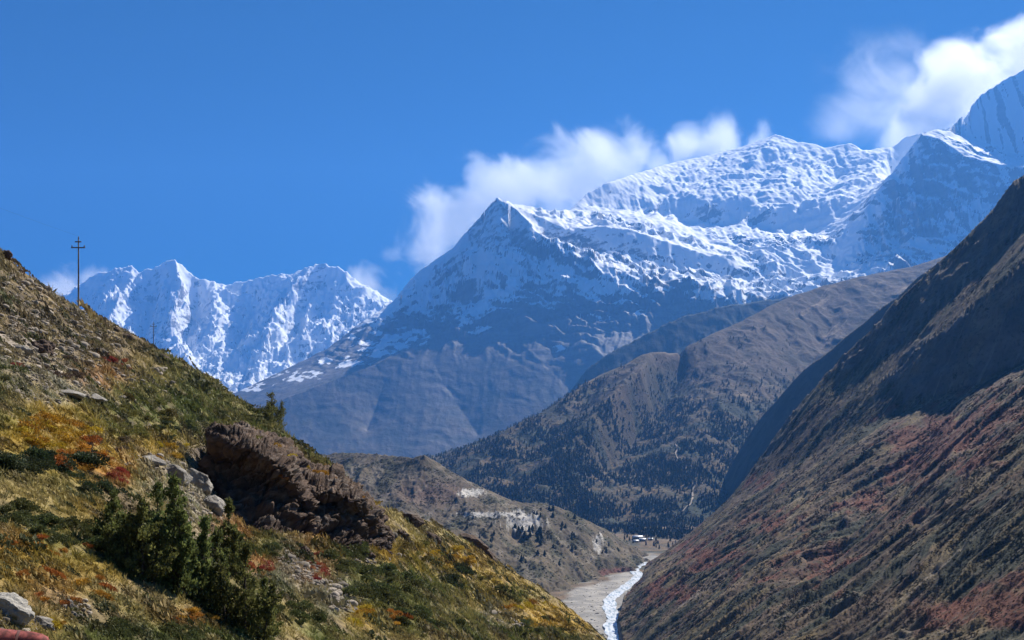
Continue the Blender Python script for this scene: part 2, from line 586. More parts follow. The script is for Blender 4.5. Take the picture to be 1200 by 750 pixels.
    # triangular peak with the dark face, and the high pyramid behind it
    L([(1080, 158, 10900), (1062, 180, 10950), (1042, 206, 10900), (1020, 236, 10800), (1000, 270, 10650), (985, 300, 10450), (978, 315, 10300)])
    L([(1080, 158, 10900), (1096, 152, 11050), (1112, 154, 11150), (1122, 142, 11400), (1150, 111, 11800), (1175, 95, 12000), (1200, 82, 12100), (1225, 70, 12100), (1270, 90, 12200), (1400, 150, 12400)])
    L([(1112, 154, 11150), (1135, 165, 11600), (1165, 176, 11700), (1200, 180, 11700), (1260, 190, 11700), (1400, 230, 11500)], 0)
    L([(1080, 158, 10900), (1100, 162, 10850), (1130, 183, 10750), (1165, 192, 10750), (1200, 196, 10750), (1260, 205, 10700), (1400, 250, 10600)])
    L([(1010, 312, 10150), (1060, 285, 10250), (1110, 275, 10250), (1200, 280, 10250), (1400, 320, 10100)], 0)
    f.zline([(1085, 13000, 2700), (1400, 13000, 2600)])
    # foot of the range
    f.line([(150, 548, 7350), (400, 545, 7400), (700, 545, 7400), (1400, 545, 7400)], 0)
    f.zline([(150, 7150, -200), (1400, 7150, -200)])
    f.solve()
    dipf = 0.45 - 0.85 * smooth(10900, 11600, f.DD)
    rough_range(f, 95, 520, 11, 34, 0.14, 1.0, 9, 130, dipf, 0.9)
    gx, gy = slope_of(f)
    st = np.hypot(gx, gy)
    X, Y = f.X, f.DD
    lev = f.Z + 260 * fbm(X / 900, Y / 900, 4, seed=90)
    a = smooth(850, 1750, lev)
    s = a * (1.08 - 0.80 * smooth(0.95, 2.1, st))
    massif = smooth(11000, 11600, Y + 0.0 * X) * smooth(2000, 2500, f.Z)
    s = np.maximum(s, massif * (1.05 - 0.5 * smooth(1.7, 3.0, st)))
    turf = 1 - smooth(250, 1150, lev)
    PX, PY = X / Y * F + CX, HZ - f.Z / Y * F
    fld = np.zeros_like(X)                                 # snow fields lying on the benches, whatever their height
    for px, py, rx, ry, k in [(470, 396, 40, 14, 1.0), (440, 408, 34, 12, 1.0), (535, 372, 44, 12, .62), (400, 425, 40, 10, .8), (350, 440, 40, 9, .7), (300, 452, 40, 10, .6), (575, 310, 38, 22, 1.0), (590, 345, 24, 12, .8), (500, 350, 30, 16, .7),
                              (420, 385, 50, 20, .55), (560, 385, 40, 16, .5), (520, 330, 20, 14, .6), (655, 408, 12, 6, .7), (690, 372, 50, 10, .45), (640, 320, 40, 16, .5), (710, 335, 60, 14, .6), (900, 340, 150, 14, .9), (1140, 255, 40, 22, .75), (1010, 318, 60, 16, 1.0)]:
        fld = np.maximum(fld, k * np.exp(-(((PX - px) / rx) ** 2 + ((PY - py) / ry) ** 2) ** 1.5))
    fld = fld * (0.72 + 0.9 * fbm(X / 150, f.Z / 70, 5, 0.6, seed=95))
    s = np.maximum(s * (0.95 - 0.25 * smooth(11000, 9000, Y) * smooth(2300, 1500, f.Z)), fld)
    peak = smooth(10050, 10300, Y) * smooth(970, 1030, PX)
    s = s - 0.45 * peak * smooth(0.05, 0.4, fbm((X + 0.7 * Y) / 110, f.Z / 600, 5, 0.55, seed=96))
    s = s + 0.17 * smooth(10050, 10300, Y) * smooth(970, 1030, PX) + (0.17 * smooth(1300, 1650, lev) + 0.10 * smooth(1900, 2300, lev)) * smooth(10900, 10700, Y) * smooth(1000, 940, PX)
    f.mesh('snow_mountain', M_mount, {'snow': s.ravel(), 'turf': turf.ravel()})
    return f


build_left_massif()
F_main = build_main_range()

# ------------------------------------------------------------------ blue ridge, wooded valley ridge and the shaded spur
def slope_mat(name, cols, fall=(0, 0, 0), streak=(0.02, 0.004, 0.004), fine=0.08, bump=(0.5, 6.0), attr=True):
    """dry mountainside: per vertex colour broken up by two noises and by streaks along the fall line"""
    m, nt, out = new_mat(name)
    T = NT(nt)
    pos = T.n('ShaderNodeNewGeometry').outputs['Position']
    n1 = T.noise(pos, fine * 0.15, 7, 0.6)
    n2 = T.noise(pos, fine, 6, 0.65)
    st = T.noise(T.scale(pos, streak, fall), 1.0, 6, 0.6)
    base = T.attr('tint', 'Color')
    c = T.mix(T.ramp(n1, 0.35, 0.68), T.mix(1.0, base, (0.72, 0.72, 0.72), 'MULTIPLY'), T.mix(1.0, base, (1.25, 1.22, 1.18), 'MULTIPLY'))
    c = T.mix(T.math('MULTIPLY', T.ramp(n2, 0.52, 0.66), 0.75), c, cols[0])
    c = T.mix(T.math('MULTIPLY', T.ramp(st, 0.56, 0.70), T.attr('streak')), c, cols[1])
    h = T.math('ADD', T.math('MULTIPLY', n2, 1.0), T.math('MULTIPLY', st, 1.2))
    T.bsdf(out, c, 0.95, T.bump(h, bump[0], bump[1]), 0.1)
    return m


def tint(f, c):
    return np.ones((f.Z.size, 3)) * np.array(c)


def lerp(a, b, t):
    t = np.asarray(t)[..., None]
    return a * (1 - t) + np.asarray(b) * t


def build_blue_ridge():
    f = Field(560, 1180, 420, 5500, 7500, 160)
    f.line([(560, 545, 6200), (620, 520, 6250), (660, 468, 6300), (690, 431, 6400), (720, 410, 6500), (760, 390, 6600), (800, 371, 6700), (850, 358, 6800), (920, 349, 6900), (960, 343, 7000), (1180, 330, 7000)])
    f.zline([(560, 5500, -250), (1180, 5500, -250)])
    f.zline([(560, 7500, -250), (660, 7500, -250), (1180, 7500, 400)])
    f.solve()
    rough_range(f, 45, 420, 21, 40, 0.15, 0.7, 8)
    m = slope_mat('far_wooded_slope', [(0.03, 0.04, 0.028), (0.12, 0.10, 0.07)], fine=0.02, bump=(0.5, 12))
    f.mesh('blue_ridge', m, {'tint': tint(f, (0.045, 0.05, 0.032)), 'streak': np.full(f.Z.size, 0.3)})


def build_valley_ridge():
    f = Field(440, 1320, 880, 2250, 5900, 520)
    L = f.line
    L([(440, 600, 2800), (500, 562, 2950), (535, 541, 3050), (600, 500, 3250), (650, 475, 3450), (682, 450, 3600), (700, 440, 3700), (730, 428, 3850), (750, 416, 3920), (765, 411, 3950), (780, 411, 4000), (790, 413, 4050),
       (815, 400, 4200), (840, 388, 4350), (870, 375, 4500), (905, 356, 4680), (930, 345, 4800), (965, 334, 4950), (1000, 325, 5000), (1045, 316, 5100), (1075, 310, 5100), (1150, 285, 5200), (1320, 235, 5300)])
    f.zline([(440, 5900, -250), (800, 5900, -250), (1320, 5900, 300)])
    L([(765, 411, 3950), (752, 432, 3620), (725, 455, 3360), (690, 490, 3080), (640, 540, 2800)], 0)
    L([(700, 455, 3640), (670, 490, 3350), (625, 530, 3050)], 0)
    L([(800, 410, 4170), (797, 440, 4060), (783, 470, 3850), (752, 510, 3440), (710, 560, 2950)], 0)
    L([(905, 356, 4680), (893, 410, 4080), (872, 450, 3660), (832, 490, 3280), (790, 530, 2980), (750, 575, 2720)], 0)
    L([(985, 335, 4900), (970, 390, 4420), (945, 440, 3900), (900, 500, 3330), (865, 560, 2850)], 0)
    L([(440, 625, 2400), (560, 600, 2440), (640, 603, 2480), (700, 607, 2500), (760, 609, 2500), (850, 611, 2480), (1000, 611, 2480), (1320, 611, 2480)], 0)
    f.zline([(440, 2250, -175), (1320, 2250, -175)])
    f.solve(soft=10)
    rough_range(f, 11, 260, 31, 40, 0.15, 1.1, 2)
    X, Y, Z = f.X, f.DD, f.Z
    n = fbm(X / 260, Y / 260, 5, seed=71)
    n2 = fbm(X / 60, Y / 60, 4, seed=75)
    c = tint(f, (0.082, 0.068, 0.043))
    up = smooth(120, 420, Z + 120 * n)
    c = lerp(c, (0.098, 0.074, 0.056), up.ravel())
    c = lerp(c, (0.15, 0.105, 0.055), (smooth(0.05, 0.5, n2) * 0.7 * (1 - up)).ravel())
    c = lerp(c, (0.035, 0.042, 0.03), (smooth(-0.05, 0.35, fbm(X / 150, Y / 150, 5, seed=77)) * (1 - 0.8 * up)).ravel())
    m = slope_mat('wooded_ridge', [(0.045, 0.047, 0.034), (0.24, 0.18, 0.12)], fall=(0, 0, R(37)), streak=(0.022, 0.002, 0.002), fine=0.05, bump=(0.6, 8))
    f.mesh('valley_ridge', m, {'tint': c, 'streak': (0.15 + 0.75 * up).ravel()})
    return f


def build_shaded_spur():
    f = Field(780, 1330, 420, 1900, 3400, 260)
    f.line([(780, 640, 2950), (820, 606, 2900), (850, 556, 2830), (885, 497, 2750), (930, 445, 2650), (985, 400, 2550), (1025, 368, 2450), (1050, 349, 2400), (1075, 325, 2340), (1110, 300, 2300), (1180, 240, 2200), (1330, 120, 2100)])
    f.zline([(780, 3400, -250), (1330, 3400, -200)])
    f.line([(790, 640, 2800), (850, 610, 2500), (900, 590, 2350), (1000, 560, 2200), (1330, 420, 1980)], 0)
    f.zline([(780, 1900, -250), (1330, 1900, 0)])
    f.solve()
    rough_range(f, 22, 240, 41, 40, 0.12, 0.9, 3)
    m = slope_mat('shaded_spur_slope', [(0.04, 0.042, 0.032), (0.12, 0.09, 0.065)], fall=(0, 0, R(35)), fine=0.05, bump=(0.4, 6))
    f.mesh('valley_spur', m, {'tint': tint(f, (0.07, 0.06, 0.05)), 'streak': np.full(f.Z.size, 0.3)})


# ------------------------------------------------------------------ the mountainside right of the river
def build_right_mountain():
    f = Field(690, 1460, 940, 230, 1900, 760, geo=True)
    L = f.line
    L([(730, 704, 1110), (738, 691, 1160), (752, 676, 1230), (757, 661, 1310), (780, 647, 1330), (830, 606, 1345), (852, 586, 1355), (870, 563, 1370), (888, 538, 1385), (905, 515, 1390), (940, 470, 1400), (962, 445, 1405), (985, 420, 1410), (1030, 375, 1400), (1052, 350, 1400),
       (1075, 330, 1400), (1110, 296, 1390), (1140, 269, 1380), (1170, 236, 1370), (1188, 211, 1362), (1200, 204, 1355), (1225, 180, 1350), (1460, 0, 1300)])
    f.zline([(690, 1900, -400), (900, 1900, -300), (1460, 1900, 150)])
    # foot of the cliffs, above the scree
    L([(760, 672, 1150), (800, 646, 1215), (860, 592, 1265), (930, 547, 1240), (1000, 505, 1195), (1080, 474, 1140), (1140, 451, 1095), (1200, 426, 1045), (1320, 360, 985), (1460, 290, 945)])
    # ledge of gentler ground running up through the cliffs
    L([(975, 460, 1350), (1010, 436, 1330), (1050, 408, 1310), (1120, 343, 1285), (1200, 268, 1255), (1320, 150, 1230)])
    L([(975, 475, 1310), (1020, 452, 1270), (1060, 425, 1235), (1130, 366, 1180), (1200, 308, 1140), (1320, 210, 1100)])
    # river bank and the near end of the slope
    L([(731, 752, 872), (727, 738, 925), (725, 724, 985), (729, 706, 1080)])
    f.zline([(690, 1400, -260), (690, 860, -240), (705, 860, -215), (712, 930, -210), (712, 1060, -205), (735, 1300, -210), (740, 1400, -240)])
    L([(745, 780, 780), (800, 768, 690), (900, 755, 560), (1050, 752, 460), (1200, 750, 395), (1460, 740, 330)], 0)
    f.zline([(690, 230, -185), (850, 230, -150), (1000, 230, -115), (1200, 230, -85), (1460, 230, -40)])
    # spurs and gullies down the scree
    L([(1000, 505, 1195), (930, 580, 1110), (840, 664, 950)], 0)
    L([(1140, 451, 1095), (1060, 560, 920), (960, 680, 720)], 0)
    f.solve(soft=3)
    X, Y, Z = f.X, f.DD, f.Z
    # strips along the fall line: across-strip and along-strip coordinates
    a = R(28)
    s, t = X * math.sin(a) - Y * math.cos(a), X * math.cos(a) + Y * math.sin(a)
    w = 0.15 + 0.85 * smooth(0, 45, f.dist)
    ss = s + 14 * fbm(X / 90, Y / 90, 3, seed=81)
    gx, gy = slope_of(f)
    cliff = smooth(0.95, 1.35, np.hypot(gx, gy))
    cliff = smooth(0.25, 0.75, np.clip(cliff + 0.5 * fbm(X / 60, Y / 60, 4, seed=88), 0, 1))
    f.cliff = cliff
    f.Z = Z + w * (6.0 * ridged(ss / 46, t / 420, 6, 0.6, seed=82) * (1 - 0.3 * cliff) + 24 * cliff * ridged(X / 85, Z / 70 + Y / 110, 6, 0.55, seed=83))
    near = np.clip(Y / 900, 0.3, 1)
    f.Z = f.Z + near * (1.1 * fbm(ss / 12, t / 40, 5, 0.6, seed=84) + 1.0 * np.maximum(fbm(X / 7, Y / 7, 4, 0.6, seed=85), 0))
    f.Z = f.Z + 2.5 * fbm(X / 12, Y / 12, 3, seed=86) * cliff
    n = fbm(X / 80, Y / 120, 5, seed=87)
    nn = fbm(ss / 25, t / 160, 4, seed=89)
    c = tint(f, (0.118, 0.084, 0.057))
    c = lerp(c, (0.05, 0.052, 0.034), smooth(-0.05, 0.35, nn + 0.5 * n).ravel())
    c = lerp(c, (0.19, 0.145, 0.075), (smooth(0.1, 0.5, fbm(ss / 18, t / 90, 4, seed=91)) * 0.7).ravel())
    # red barberry and rusty heath patches
    PX, PY = X / Y * F + CX, HZ - f.Z / Y * F
    red = np.zeros_like(X)
    for px, py, rx, ry, k in [(1110, 515, 70, 35, .9), (1070, 545, 45, 25, .7), (1170, 480, 50, 30, .7), (1010, 590, 50, 22, .5), (905, 610, 45, 18, .55), (840, 650, 60, 25, .6), (780, 690, 50, 25, .6),
                              (1180, 715, 70, 30, .9), (1130, 720, 60, 25, .7), (1195, 680, 30, 20, .7), (960, 660, 70, 30, .5), (1060, 620, 60, 30, .4), (885, 560, 30, 18, .5)]:
        red = np.maximum(red, k * np.exp(-(((PX - px) / rx) ** 2 + ((PY - py) / ry) ** 2)))
    rm = smooth(0.28, 0.6, red + 0.45 * fbm(X / 30, Y / 40, 5, seed=93) * (red > 0.05)) * (1 - cliff)
    c = lerp(c, (0.17, 0.062, 0.042), (rm * 0.8).ravel())
    c = lerp(c, (0.12, 0.105, 0.095), cliff.ravel())
    c = lerp(c, (0.17, 0.13, 0.095), (cliff * smooth(0.1, 0.4, fbm(ss / 30, t / 140, 4, seed=94))).ravel())
    m = slope_mat('dry_scree_slope', [(0.042, 0.044, 0.03), (0.27, 0.22, 0.165)], fall=(0, 0, R(62)), streak=(0.20, 0.010, 0.006), fine=0.22, bump=(0.7, 1.6))
    f.mesh('mountainside', m, {'tint': c, 'streak': (0.6 * (1 - 0.3 * cliff)).ravel()})
    return f


# ------------------------------------------------------------------ moraine hill between the near slope and the valley floor
def build_moraine():
    f = Field(240, 830, 760, 900, 2200, 420)
    L = f.line
    L([(240, 540, 1850), (380, 533, 1750), (400, 530, 1700), (430, 531, 1660), (460, 534, 1640), (485, 536, 1600), (497, 533, 1590), (508, 539, 1600), (535, 556, 1620), (560, 569, 1640), (585, 580, 1650), (605, 589, 1660), (622, 590, 1650),
       (640, 590, 1630), (655, 594, 1620), (680, 606, 1640), (710, 621, 1700), (735, 636, 1790), (752, 648, 1850), (775, 660, 1900), (830, 690, 1950)])
    f.zline([(240, 2200, -220), (830, 2200, -220)])
    # road ledge and the wash below it
    L([(520, 610, 1430), (545, 606, 1440), (570, 602, 1460), (590, 598, 1480), (615, 599, 1490), (638, 602, 1500)], 0)
    L([(530, 612, 1405), (560, 607, 1425), (590, 602, 1450), (615, 603, 1462), (640, 606, 1480)], 0)
    L([(600, 632, 1420), (625, 640, 1410), (645, 630, 1450)], 0)
    L([(640, 590, 1630), (650, 615, 1530), (668, 640, 1470), (690, 660, 1450)], 0)
    L([(680, 606, 1640), (698, 630, 1570), (722, 650, 1540), (742, 660, 1540)], 0)
    L([(535, 556, 1620), (560, 590, 1500)], 0)
    L([(440, 575, 1480), (520, 595, 1470)], 0)
    L([(400, 600, 1250), (500, 640, 1230), (560, 660, 1230), (620, 680, 1240), (660, 684, 1300), (690, 675, 1390), (720, 668, 1470), (745, 662, 1530), (760, 662, 1580)], 0)
    f.zline([(240, 1150, -190), (700, 1150, -190)])
    f.zline([(240, 900, -230), (830, 900, -230)])
    f.zline([(720, 1400, -190), (830, 1450, -200)])
    f.solve(soft=2)
    X, Y = f.X, f.DD
    w = 0.1 + 0.9 * smooth(0, 40, f.dist)
    f.Z = f.Z + w * 7 * ridged(X / 60, Y / 110, 5, 0.55, seed=101) + 1.6 * fbm(X / 14, Y / 14, 4, 0.6, seed=102)
    PX, PY = X / Y * F + CX, HZ - f.Z / Y * F
    n = fbm(X / 40, Y / 60, 5, seed=103)
    c = tint(f, (0.115, 0.092, 0.062))
    c = lerp(c, (0.065, 0.062, 0.038), smooth(-0.1, 0.3, n).ravel())
    c = lerp(c, (0.17, 0.145, 0.11), (smooth(0.05, 0.45, fbm(X / 22, Y / 70, 5, seed=105)) * 0.7).ravel())
    c = lerp(c, (0.12, 0.075, 0.062), (0.8 * np.exp(-((PX - 505) / 45) ** 2 - ((PY - 578) / 18) ** 2)).ravel())
    pale = np.zeros_like(X)
    for px, py, rx, ry in [(612, 611, 25, 12), (575, 603, 40, 3), (700, 636, 6, 11), (552, 577, 14, 5)]:
        pale = np.maximum(pale, np.exp(-(((PX - px) / rx) ** 2 + ((PY - py) / ry) ** 2)))
    c = lerp(c, (0.42, 0.40, 0.37), (smooth(0.22, 0.6, pale + 0.6 * fbm(X / 5, Y / 90, 4, seed=106)) * smooth(0.1, 0.3, pale)).ravel())
    c = lerp(c, (0.17, 0.075, 0.062), (0.9 * smooth(0.3, 0.7, np.exp(-((PX - 722) / 26) ** 2 - ((PY - 672) / 8) ** 2) + 0.3 * n)).ravel())
    m = slope_mat('dry_moraine', [(0.06, 0.06, 0.04), (0.24, 0.21, 0.17)], fall=(0, 0, R(20)), streak=(0.12, 0.008, 0.01), fine=0.12, bump=(0.7, 2.5))
    f.mesh('moraine_hill', m, {'tint': c, 'streak': np.full(f.Z.size, 0.55)})
    return f


# ------------------------------------------------------------------ valley floor and river
def build_valley():
    f = Field(-900, 2100, 900, 60, 16500, 700, geo=True)
    for D, z in [(60, -215), (600, -166), (900, -160), (1500, -161), (2000, -158), (2600, -152), (4000, -190), (8000, -240), (16500, -260)]:
        f.zline([(-900, D, z), (2100, D, z)])
    f.solve(iters=60)
    X, Y = f.X, f.DD
    f.Z = f.Z + 1.2 * fbm(X / 40, Y / 40, 4, seed=111) + 0.35 * fbm(X / 6, Y / 6, 3, seed=112)
    PX, PY = X / Y * F + CX, HZ - f.Z / Y * F
    n = fbm(X / 60, Y / 60, 5, seed=113)
    c = tint(f, (0.15, 0.105, 0.065))
    c = lerp(c, (0.06, 0.058, 0.04), smooth(-0.05, 0.35, n).ravel())
    bar = np.zeros_like(X)
    for px, py, rx, ry in [(700, 705, 38, 24), (680, 725, 30, 25), (715, 690, 28, 10), (735, 678, 22, 8), (765, 655, 22, 6), (700, 745, 30, 20)]:
        bar = np.maximum(bar, np.exp(-(((PX - px) / rx) ** 2 + ((PY - py) / ry) ** 2) ** 1.5))
    c = lerp(c, (0.30, 0.285, 0.26), smooth(0.25, 0.6, bar + 0.25 * n).ravel())
    m = slope_mat('valley_gravel', [(0.20, 0.18, 0.15), (0.3, 0.27, 0.23)], fine=0.3, bump=(0.4, 0.5))
    f.mesh('valley_floor', m, {'tint': c, 'streak': np.full(f.Z.size, 0.3)})
    return f


build_blue_ridge()
F_ridge = build_valley_ridge()
build_shaded_spur()
F_right = build_right_mountain()
F_moraine = build_moraine()
F_valley = build_valley()

# ------------------------------------------------------------------ the near hillside
GREEN, GOLD, RUST, STRAW, BROWN, STONE = (0.110, 0.128, 0.040), (0.43, 0.27, 0.045), (0.40, 0.155, 0.055), (0.36, 0.28, 0.125), (0.21, 0.16, 0.105), (0.38, 0.345, 0.295)
# patches of ground cover read off the photo: px, py, rx, ry, kind, weight
PATCH = [
    (30, 360, 60, 50, BROWN, .9), (60, 400, 70, 40, BROWN, .9), (120, 410, 60, 28, BROWN, .8), (15, 330, 30, 30, BROWN, .7), (40, 430, 50, 25, STONE, .45), (20, 398, 40, 7, STONE, .8), (70, 455, 40, 18, STONE, .6),
    (160, 440, 45, 20, STRAW, .5), (200, 460, 60, 30, GREEN, .55), (240, 490, 50, 30, GREEN, .5), (120, 440, 30, 12, RUST, .7), (60, 510, 60, 30, GOLD, .9), (100, 540, 55, 28, GOLD, .9), (135, 558, 18, 14, RUST, .95), (115, 553, 22, 14, RUST, .6),
    (20, 445, 30, 20, GREEN, .6), (20, 490, 30, 14, GREEN, .5), (150, 500, 50, 22, GREEN, .7), (180, 520, 30, 20, GOLD, .5), (40, 540, 45, 16, GREEN, .95), (95, 565, 45, 16, GREEN, .9), (30, 580, 60, 14, STRAW, .8), (75, 605, 50, 14, GOLD, .55),
    (40, 610, 60, 20, GREEN, .8), (110, 640, 60, 26, GREEN, .85), (10, 630, 26, 22, RUST, .5), (40, 660, 70, 30, GOLD, .6), (90, 690, 80, 34, STRAW, .6), (60, 690, 40, 20, RUST, .35), (130, 665, 50, 18, GOLD, .7), (200, 715, 70, 22, STRAW, .6), (230, 725, 40, 14, RUST, .45),
    (110, 740, 50, 10, GREEN, .9), (210, 742, 50, 10, GREEN, .9), (60, 732, 20, 8, GOLD, .9), (290, 735, 40, 20, GREEN, .6), (340, 720, 40, 20, STRAW, .5), (350, 670, 30, 30, STONE, .55), (395, 700, 26, 20, STONE, .5), (250, 640, 26, 18, STONE, .6),
    (215, 560, 40, 24, STONE, .6), (245, 590, 24, 30, STONE, .6), (270, 625, 30, 24, RUST, .4), (300, 640, 26, 16, GREEN, .6), (305, 662, 20, 10, RUST, .6), (370, 660, 26, 34, RUST, .5), (400, 655, 30, 25, GREEN, .8), (385, 625, 18, 18, GOLD, .6),
    (440, 640, 40, 20, GOLD, .6), (480, 620, 40, 18, STRAW, .6), (440, 690, 55, 25, GREEN, .85), (480, 720, 40, 20, GREEN, .7), (540, 690, 30, 14, GREEN, .8), (530, 660, 40, 16, GOLD, .8), (580, 690, 40, 16, GOLD, .6), (600, 700, 30, 14, GREEN, .6), (500, 680, 40, 16, GREEN, .6),
    (620, 720, 40, 14, GOLD, .75), (660, 730, 40, 12, GOLD, .7), (560, 735, 40, 14, GREEN, .7), (590, 725, 24, 12, STONE, .6), (465, 728, 12, 10, RUST, .6), (430, 722, 20, 14, GOLD, .6), (640, 745, 30, 8, GREEN, .6), (520, 740, 40, 16, STRAW, .4), (430, 590, 20, 14, GOLD, .6), (455, 610, 22, 12, STRAW, .6),
]


def plane(x, y):
    return -8.0 - 0.67 * x - 0.10 * y


def build_hill():
    f = Field(-1150, 860, 1560, 5, 560, 1060, geo=True)
    L = f.line
    L([(-1150, -430, 52), (-700, -130, 58), (-260, 165, 66), (-100, 232, 80), (0, 293, 95), (12, 303, 98), (30, 318, 103), (60, 341, 110), (92, 363, 117), (130, 385, 165), (160, 403, 215), (180, 413, 255), (210, 426, 258), (250, 449, 235), (280, 469, 155),
       (305, 483, 130), (320, 494, 124), (345, 512, 118), (370, 530, 112), (395, 550, 110), (420, 571, 113), (438, 592, 126), (470, 601, 170), (510, 613, 205), (540, 629, 230), (575, 651, 255), (600, 669, 270), (640, 693, 292), (680, 722, 312), (712, 751, 330), (760, 790, 345), (860, 870, 370)])
    # the hill falls away beyond its skyline
    f.zline([(-1150, 560, 230), (-260, 560, 40), (92, 560, -40), (250, 560, -110), (480, 560, -175), (860, 560, -185)])
    f.zline([(-260, 90, plane((-860) / F * 90, 90) - 2), (-100, 110, plane(-700 / F * 110, 110) - 2), (92, 150, 14)])
    f.zline([(330, 175, -22), (430, 175, -32)])
    for D in (5, 8, 13, 17, 22, 28, 36, 46):
        us = np.linspace(-1150, 860, 54)
        x = (us - CX) / F * D
        z = plane(x, D) + 0.5 * perlin(x / 9, np.full_like(x, D / 9), 3)
        f.zline(list(zip(us, [D] * 54, z)), 0)
    # middle of the slope
    L([(-260, 420, 40), (-100, 430, 47), (0, 445, 51), (60, 470, 58), (120, 490, 68), (180, 505, 82), (235, 520, 92)], 0)
    # trail ledge high on the left
    L([(-60, 392, 66), (0, 397, 70), (30, 399, 73), (60, 404, 79)], 0)
    L([(-60, 400, 64), (0, 404, 67.5), (30, 406, 70.5), (60, 410, 77)], 0)
    # ground in front of, under and above the crags
    L([(236, 560, 82), (262, 590, 77), (290, 612, 76), (315, 628, 77), (345, 634, 80), (372, 628, 84), (400, 641, 88), (440, 645, 96)], 0)
    f.zline([(248, 88, -3.0), (270, 87, -5.2), (300, 87, -6.0), (330, 88, -6.6), (350, 92, -6.6), (380, 96, -7.0), (410, 97, -8.0), (432, 100, -8.6)], 0)
    L([(248, 514, 97), (270, 511, 99), (290, 517, 100), (318, 528, 102), (345, 545, 104), (370, 560, 105), (395, 574, 105), (420, 590, 106), (436, 602, 108)], 0)
    L([(200, 640, 48), (260, 660, 53), (320, 690, 55), (400, 700, 62), (470, 690, 82), (540, 700, 120), (600, 715, 160)], 0)
    f.solve(soft=4)
    X, Y = f.X, f.DD
    w = 0.25 + 0.75 * smooth(0, 25, f.dist)
    k = np.clip(Y / 60.0, 0.35, 2.2)
    f.Z = f.Z + w * k * (0.55 * fbm(X / 14, Y / 14, 4, seed=121) + 0.16 * fbm(X / 3.0, Y / 3.0, 4, 0.55, seed=122))
    f.Z = f.Z + 0.05 * k * ridged(X / 1.1, Y / 1.6, 3, 0.6, seed=123)
    # small terraces worn by grazing animals
    tz = f.Z * 0.55 + 0.35 * fbm(X / 8, Y / 8, 3, seed=124)
    f.Z = f.Z + 0.22 * k * w * (smooth(0.2, 0.8, tz - np.floor(tz)) - (tz - np.floor(tz)))
    PX, PY = X / Y * F + CX, HZ - f.Z / Y * F
    wpx = PX + 9 * fbm(X / 4, Y / 6, 4, seed=131)
    wpy = PY + 7 * fbm(X / 4 + 50, Y / 6, 4, seed=132)
    bare = np.zeros(f.Z.size)
    acc, wt = np.zeros((f.Z.size, 3)), np.zeros(f.Z.size)
    n1 = fbm(X / 9, Y / 12, 5, seed=133)
    n2 = fbm(X / 2.5, Y / 3.5, 5, seed=134)
    base = tint(f, STRAW) * 0.75
    base = lerp(base, GREEN, smooth(-0.25, 0.25, n1).ravel() * 0.9)
    base = lerp(base, BROWN, smooth(0.05, 0.45, n2).ravel() * 0.7)
    for px, py, rx, ry, c, k_ in PATCH:
        g = (k_ * 2 * np.exp(-(((wpx - px) / rx) ** 2 + ((wpy - py) / ry) ** 2) ** 1.4)).ravel()
        acc += g[:, None] * np.array(c)
        wt += g
        if c in (BROWN, STONE):
            bare = np.maximum(bare, g / 2)
    c = (base * 0.55 + acc) / (0.55 + wt)[:, None]
    c = lerp(c, BROWN, (smooth(0.1, 0.5, n2) * 0.45).ravel())
    c = lerp(c, STRAW, (smooth(0.15, 0.5, fbm(X / 1.2, Y / 2, 4, seed=135)) * 0.45).ravel())
    f.bare = np.clip(bare * 0.8 + 0.9 * smooth(0.2, 0.55, n2).ravel(), 0, 1).reshape(f.Z.shape)
    gx, gy = slope_of(f)
    steep = smooth(1.15, 1.8, np.hypot(gx, gy))
    c = lerp(c, (0.15, 0.125, 0.105), steep.ravel())
    m, nt, out = new_mat('hill_turf')
    T = NT(nt)
    pos = T.n('ShaderNodeNewGeometry').outputs['Position']
    a = T.noise(pos, 1.3, 6, 0.65)
    b = T.noise(pos, 6.0, 5, 0.7)
    v = T.vor(pos, 2.2)
    st = T.noise(T.scale(pos, (0.6, 0.6, 4.5)), 1.0, 5, 0.65)
    base_ = T.attr('tint', 'Color')
    col = T.mix(T.ramp(a, 0.35, 0.68), T.mix(1.0, base_, (0.62, 0.60, 0.58), 'MULTIPLY'), T.mix(1.0, base_, (1.35, 1.30, 1.2), 'MULTIPLY'))
    col = T.mix(T.math('MULTIPLY', T.ramp(b, 0.56, 0.72), 0.6), col, (0.30, 0.23, 0.12))
    col = T.mix(T.math('MULTIPLY', T.ramp(v, 0.16, 0.06), T.ramp(a, 0.42, 0.6)), col, (0.32, 0.29, 0.25))
    col = T.mix(T.math('MULTIPLY', T.ramp(st, 0.60, 0.74), 0.7), col, (0.05, 0.043, 0.03))
    h = T.math('ADD', a, T.math('MULTIPLY', b, 0.5))
    T.bsdf(out, col, 0.95, T.bump(h, 0.9, 0.35), 0.1)
    f.mesh('hillside', m, {'tint': c})
    return f


F_hill = build_hill()


def build_near_bank():
    """the same slope carried on beside and behind the camera, a little under the main sheet"""
    xs, ys = np.linspace(-150, 80, 160), np.linspace(-90, 50, 110)
    X, Y = np.meshgrid(xs, ys)
    Z = plane(X, Y) - 0.25 - 1.1 * smooth(12, 30, Y) + 0.5 * fbm(X / 14, Y / 14, 4, seed=121)
    i = np.arange(X.size).reshape(X.shape)
    q = np.stack([i[:-1, :-1], i[:-1, 1:], i[1:, 1:], i[1:, :-1]], -1).reshape(-1, 4)
    o = make_mesh('hillside', np.stack([X.ravel(), Y.ravel(), Z.ravel()], 1), q, bpy.data.materials['hill_turf'], smooth_=True)
    n = fbm(X / 9, Y / 12, 5, seed=133).ravel()
    c = np.ones((X.size, 3)) * np.array(STRAW) * 0.75
    add_attr(o, 'tint', lerp(c, GREEN, smooth(-0.1, 0.4, n) * 0.8))
    o['kind'] = 'structure'


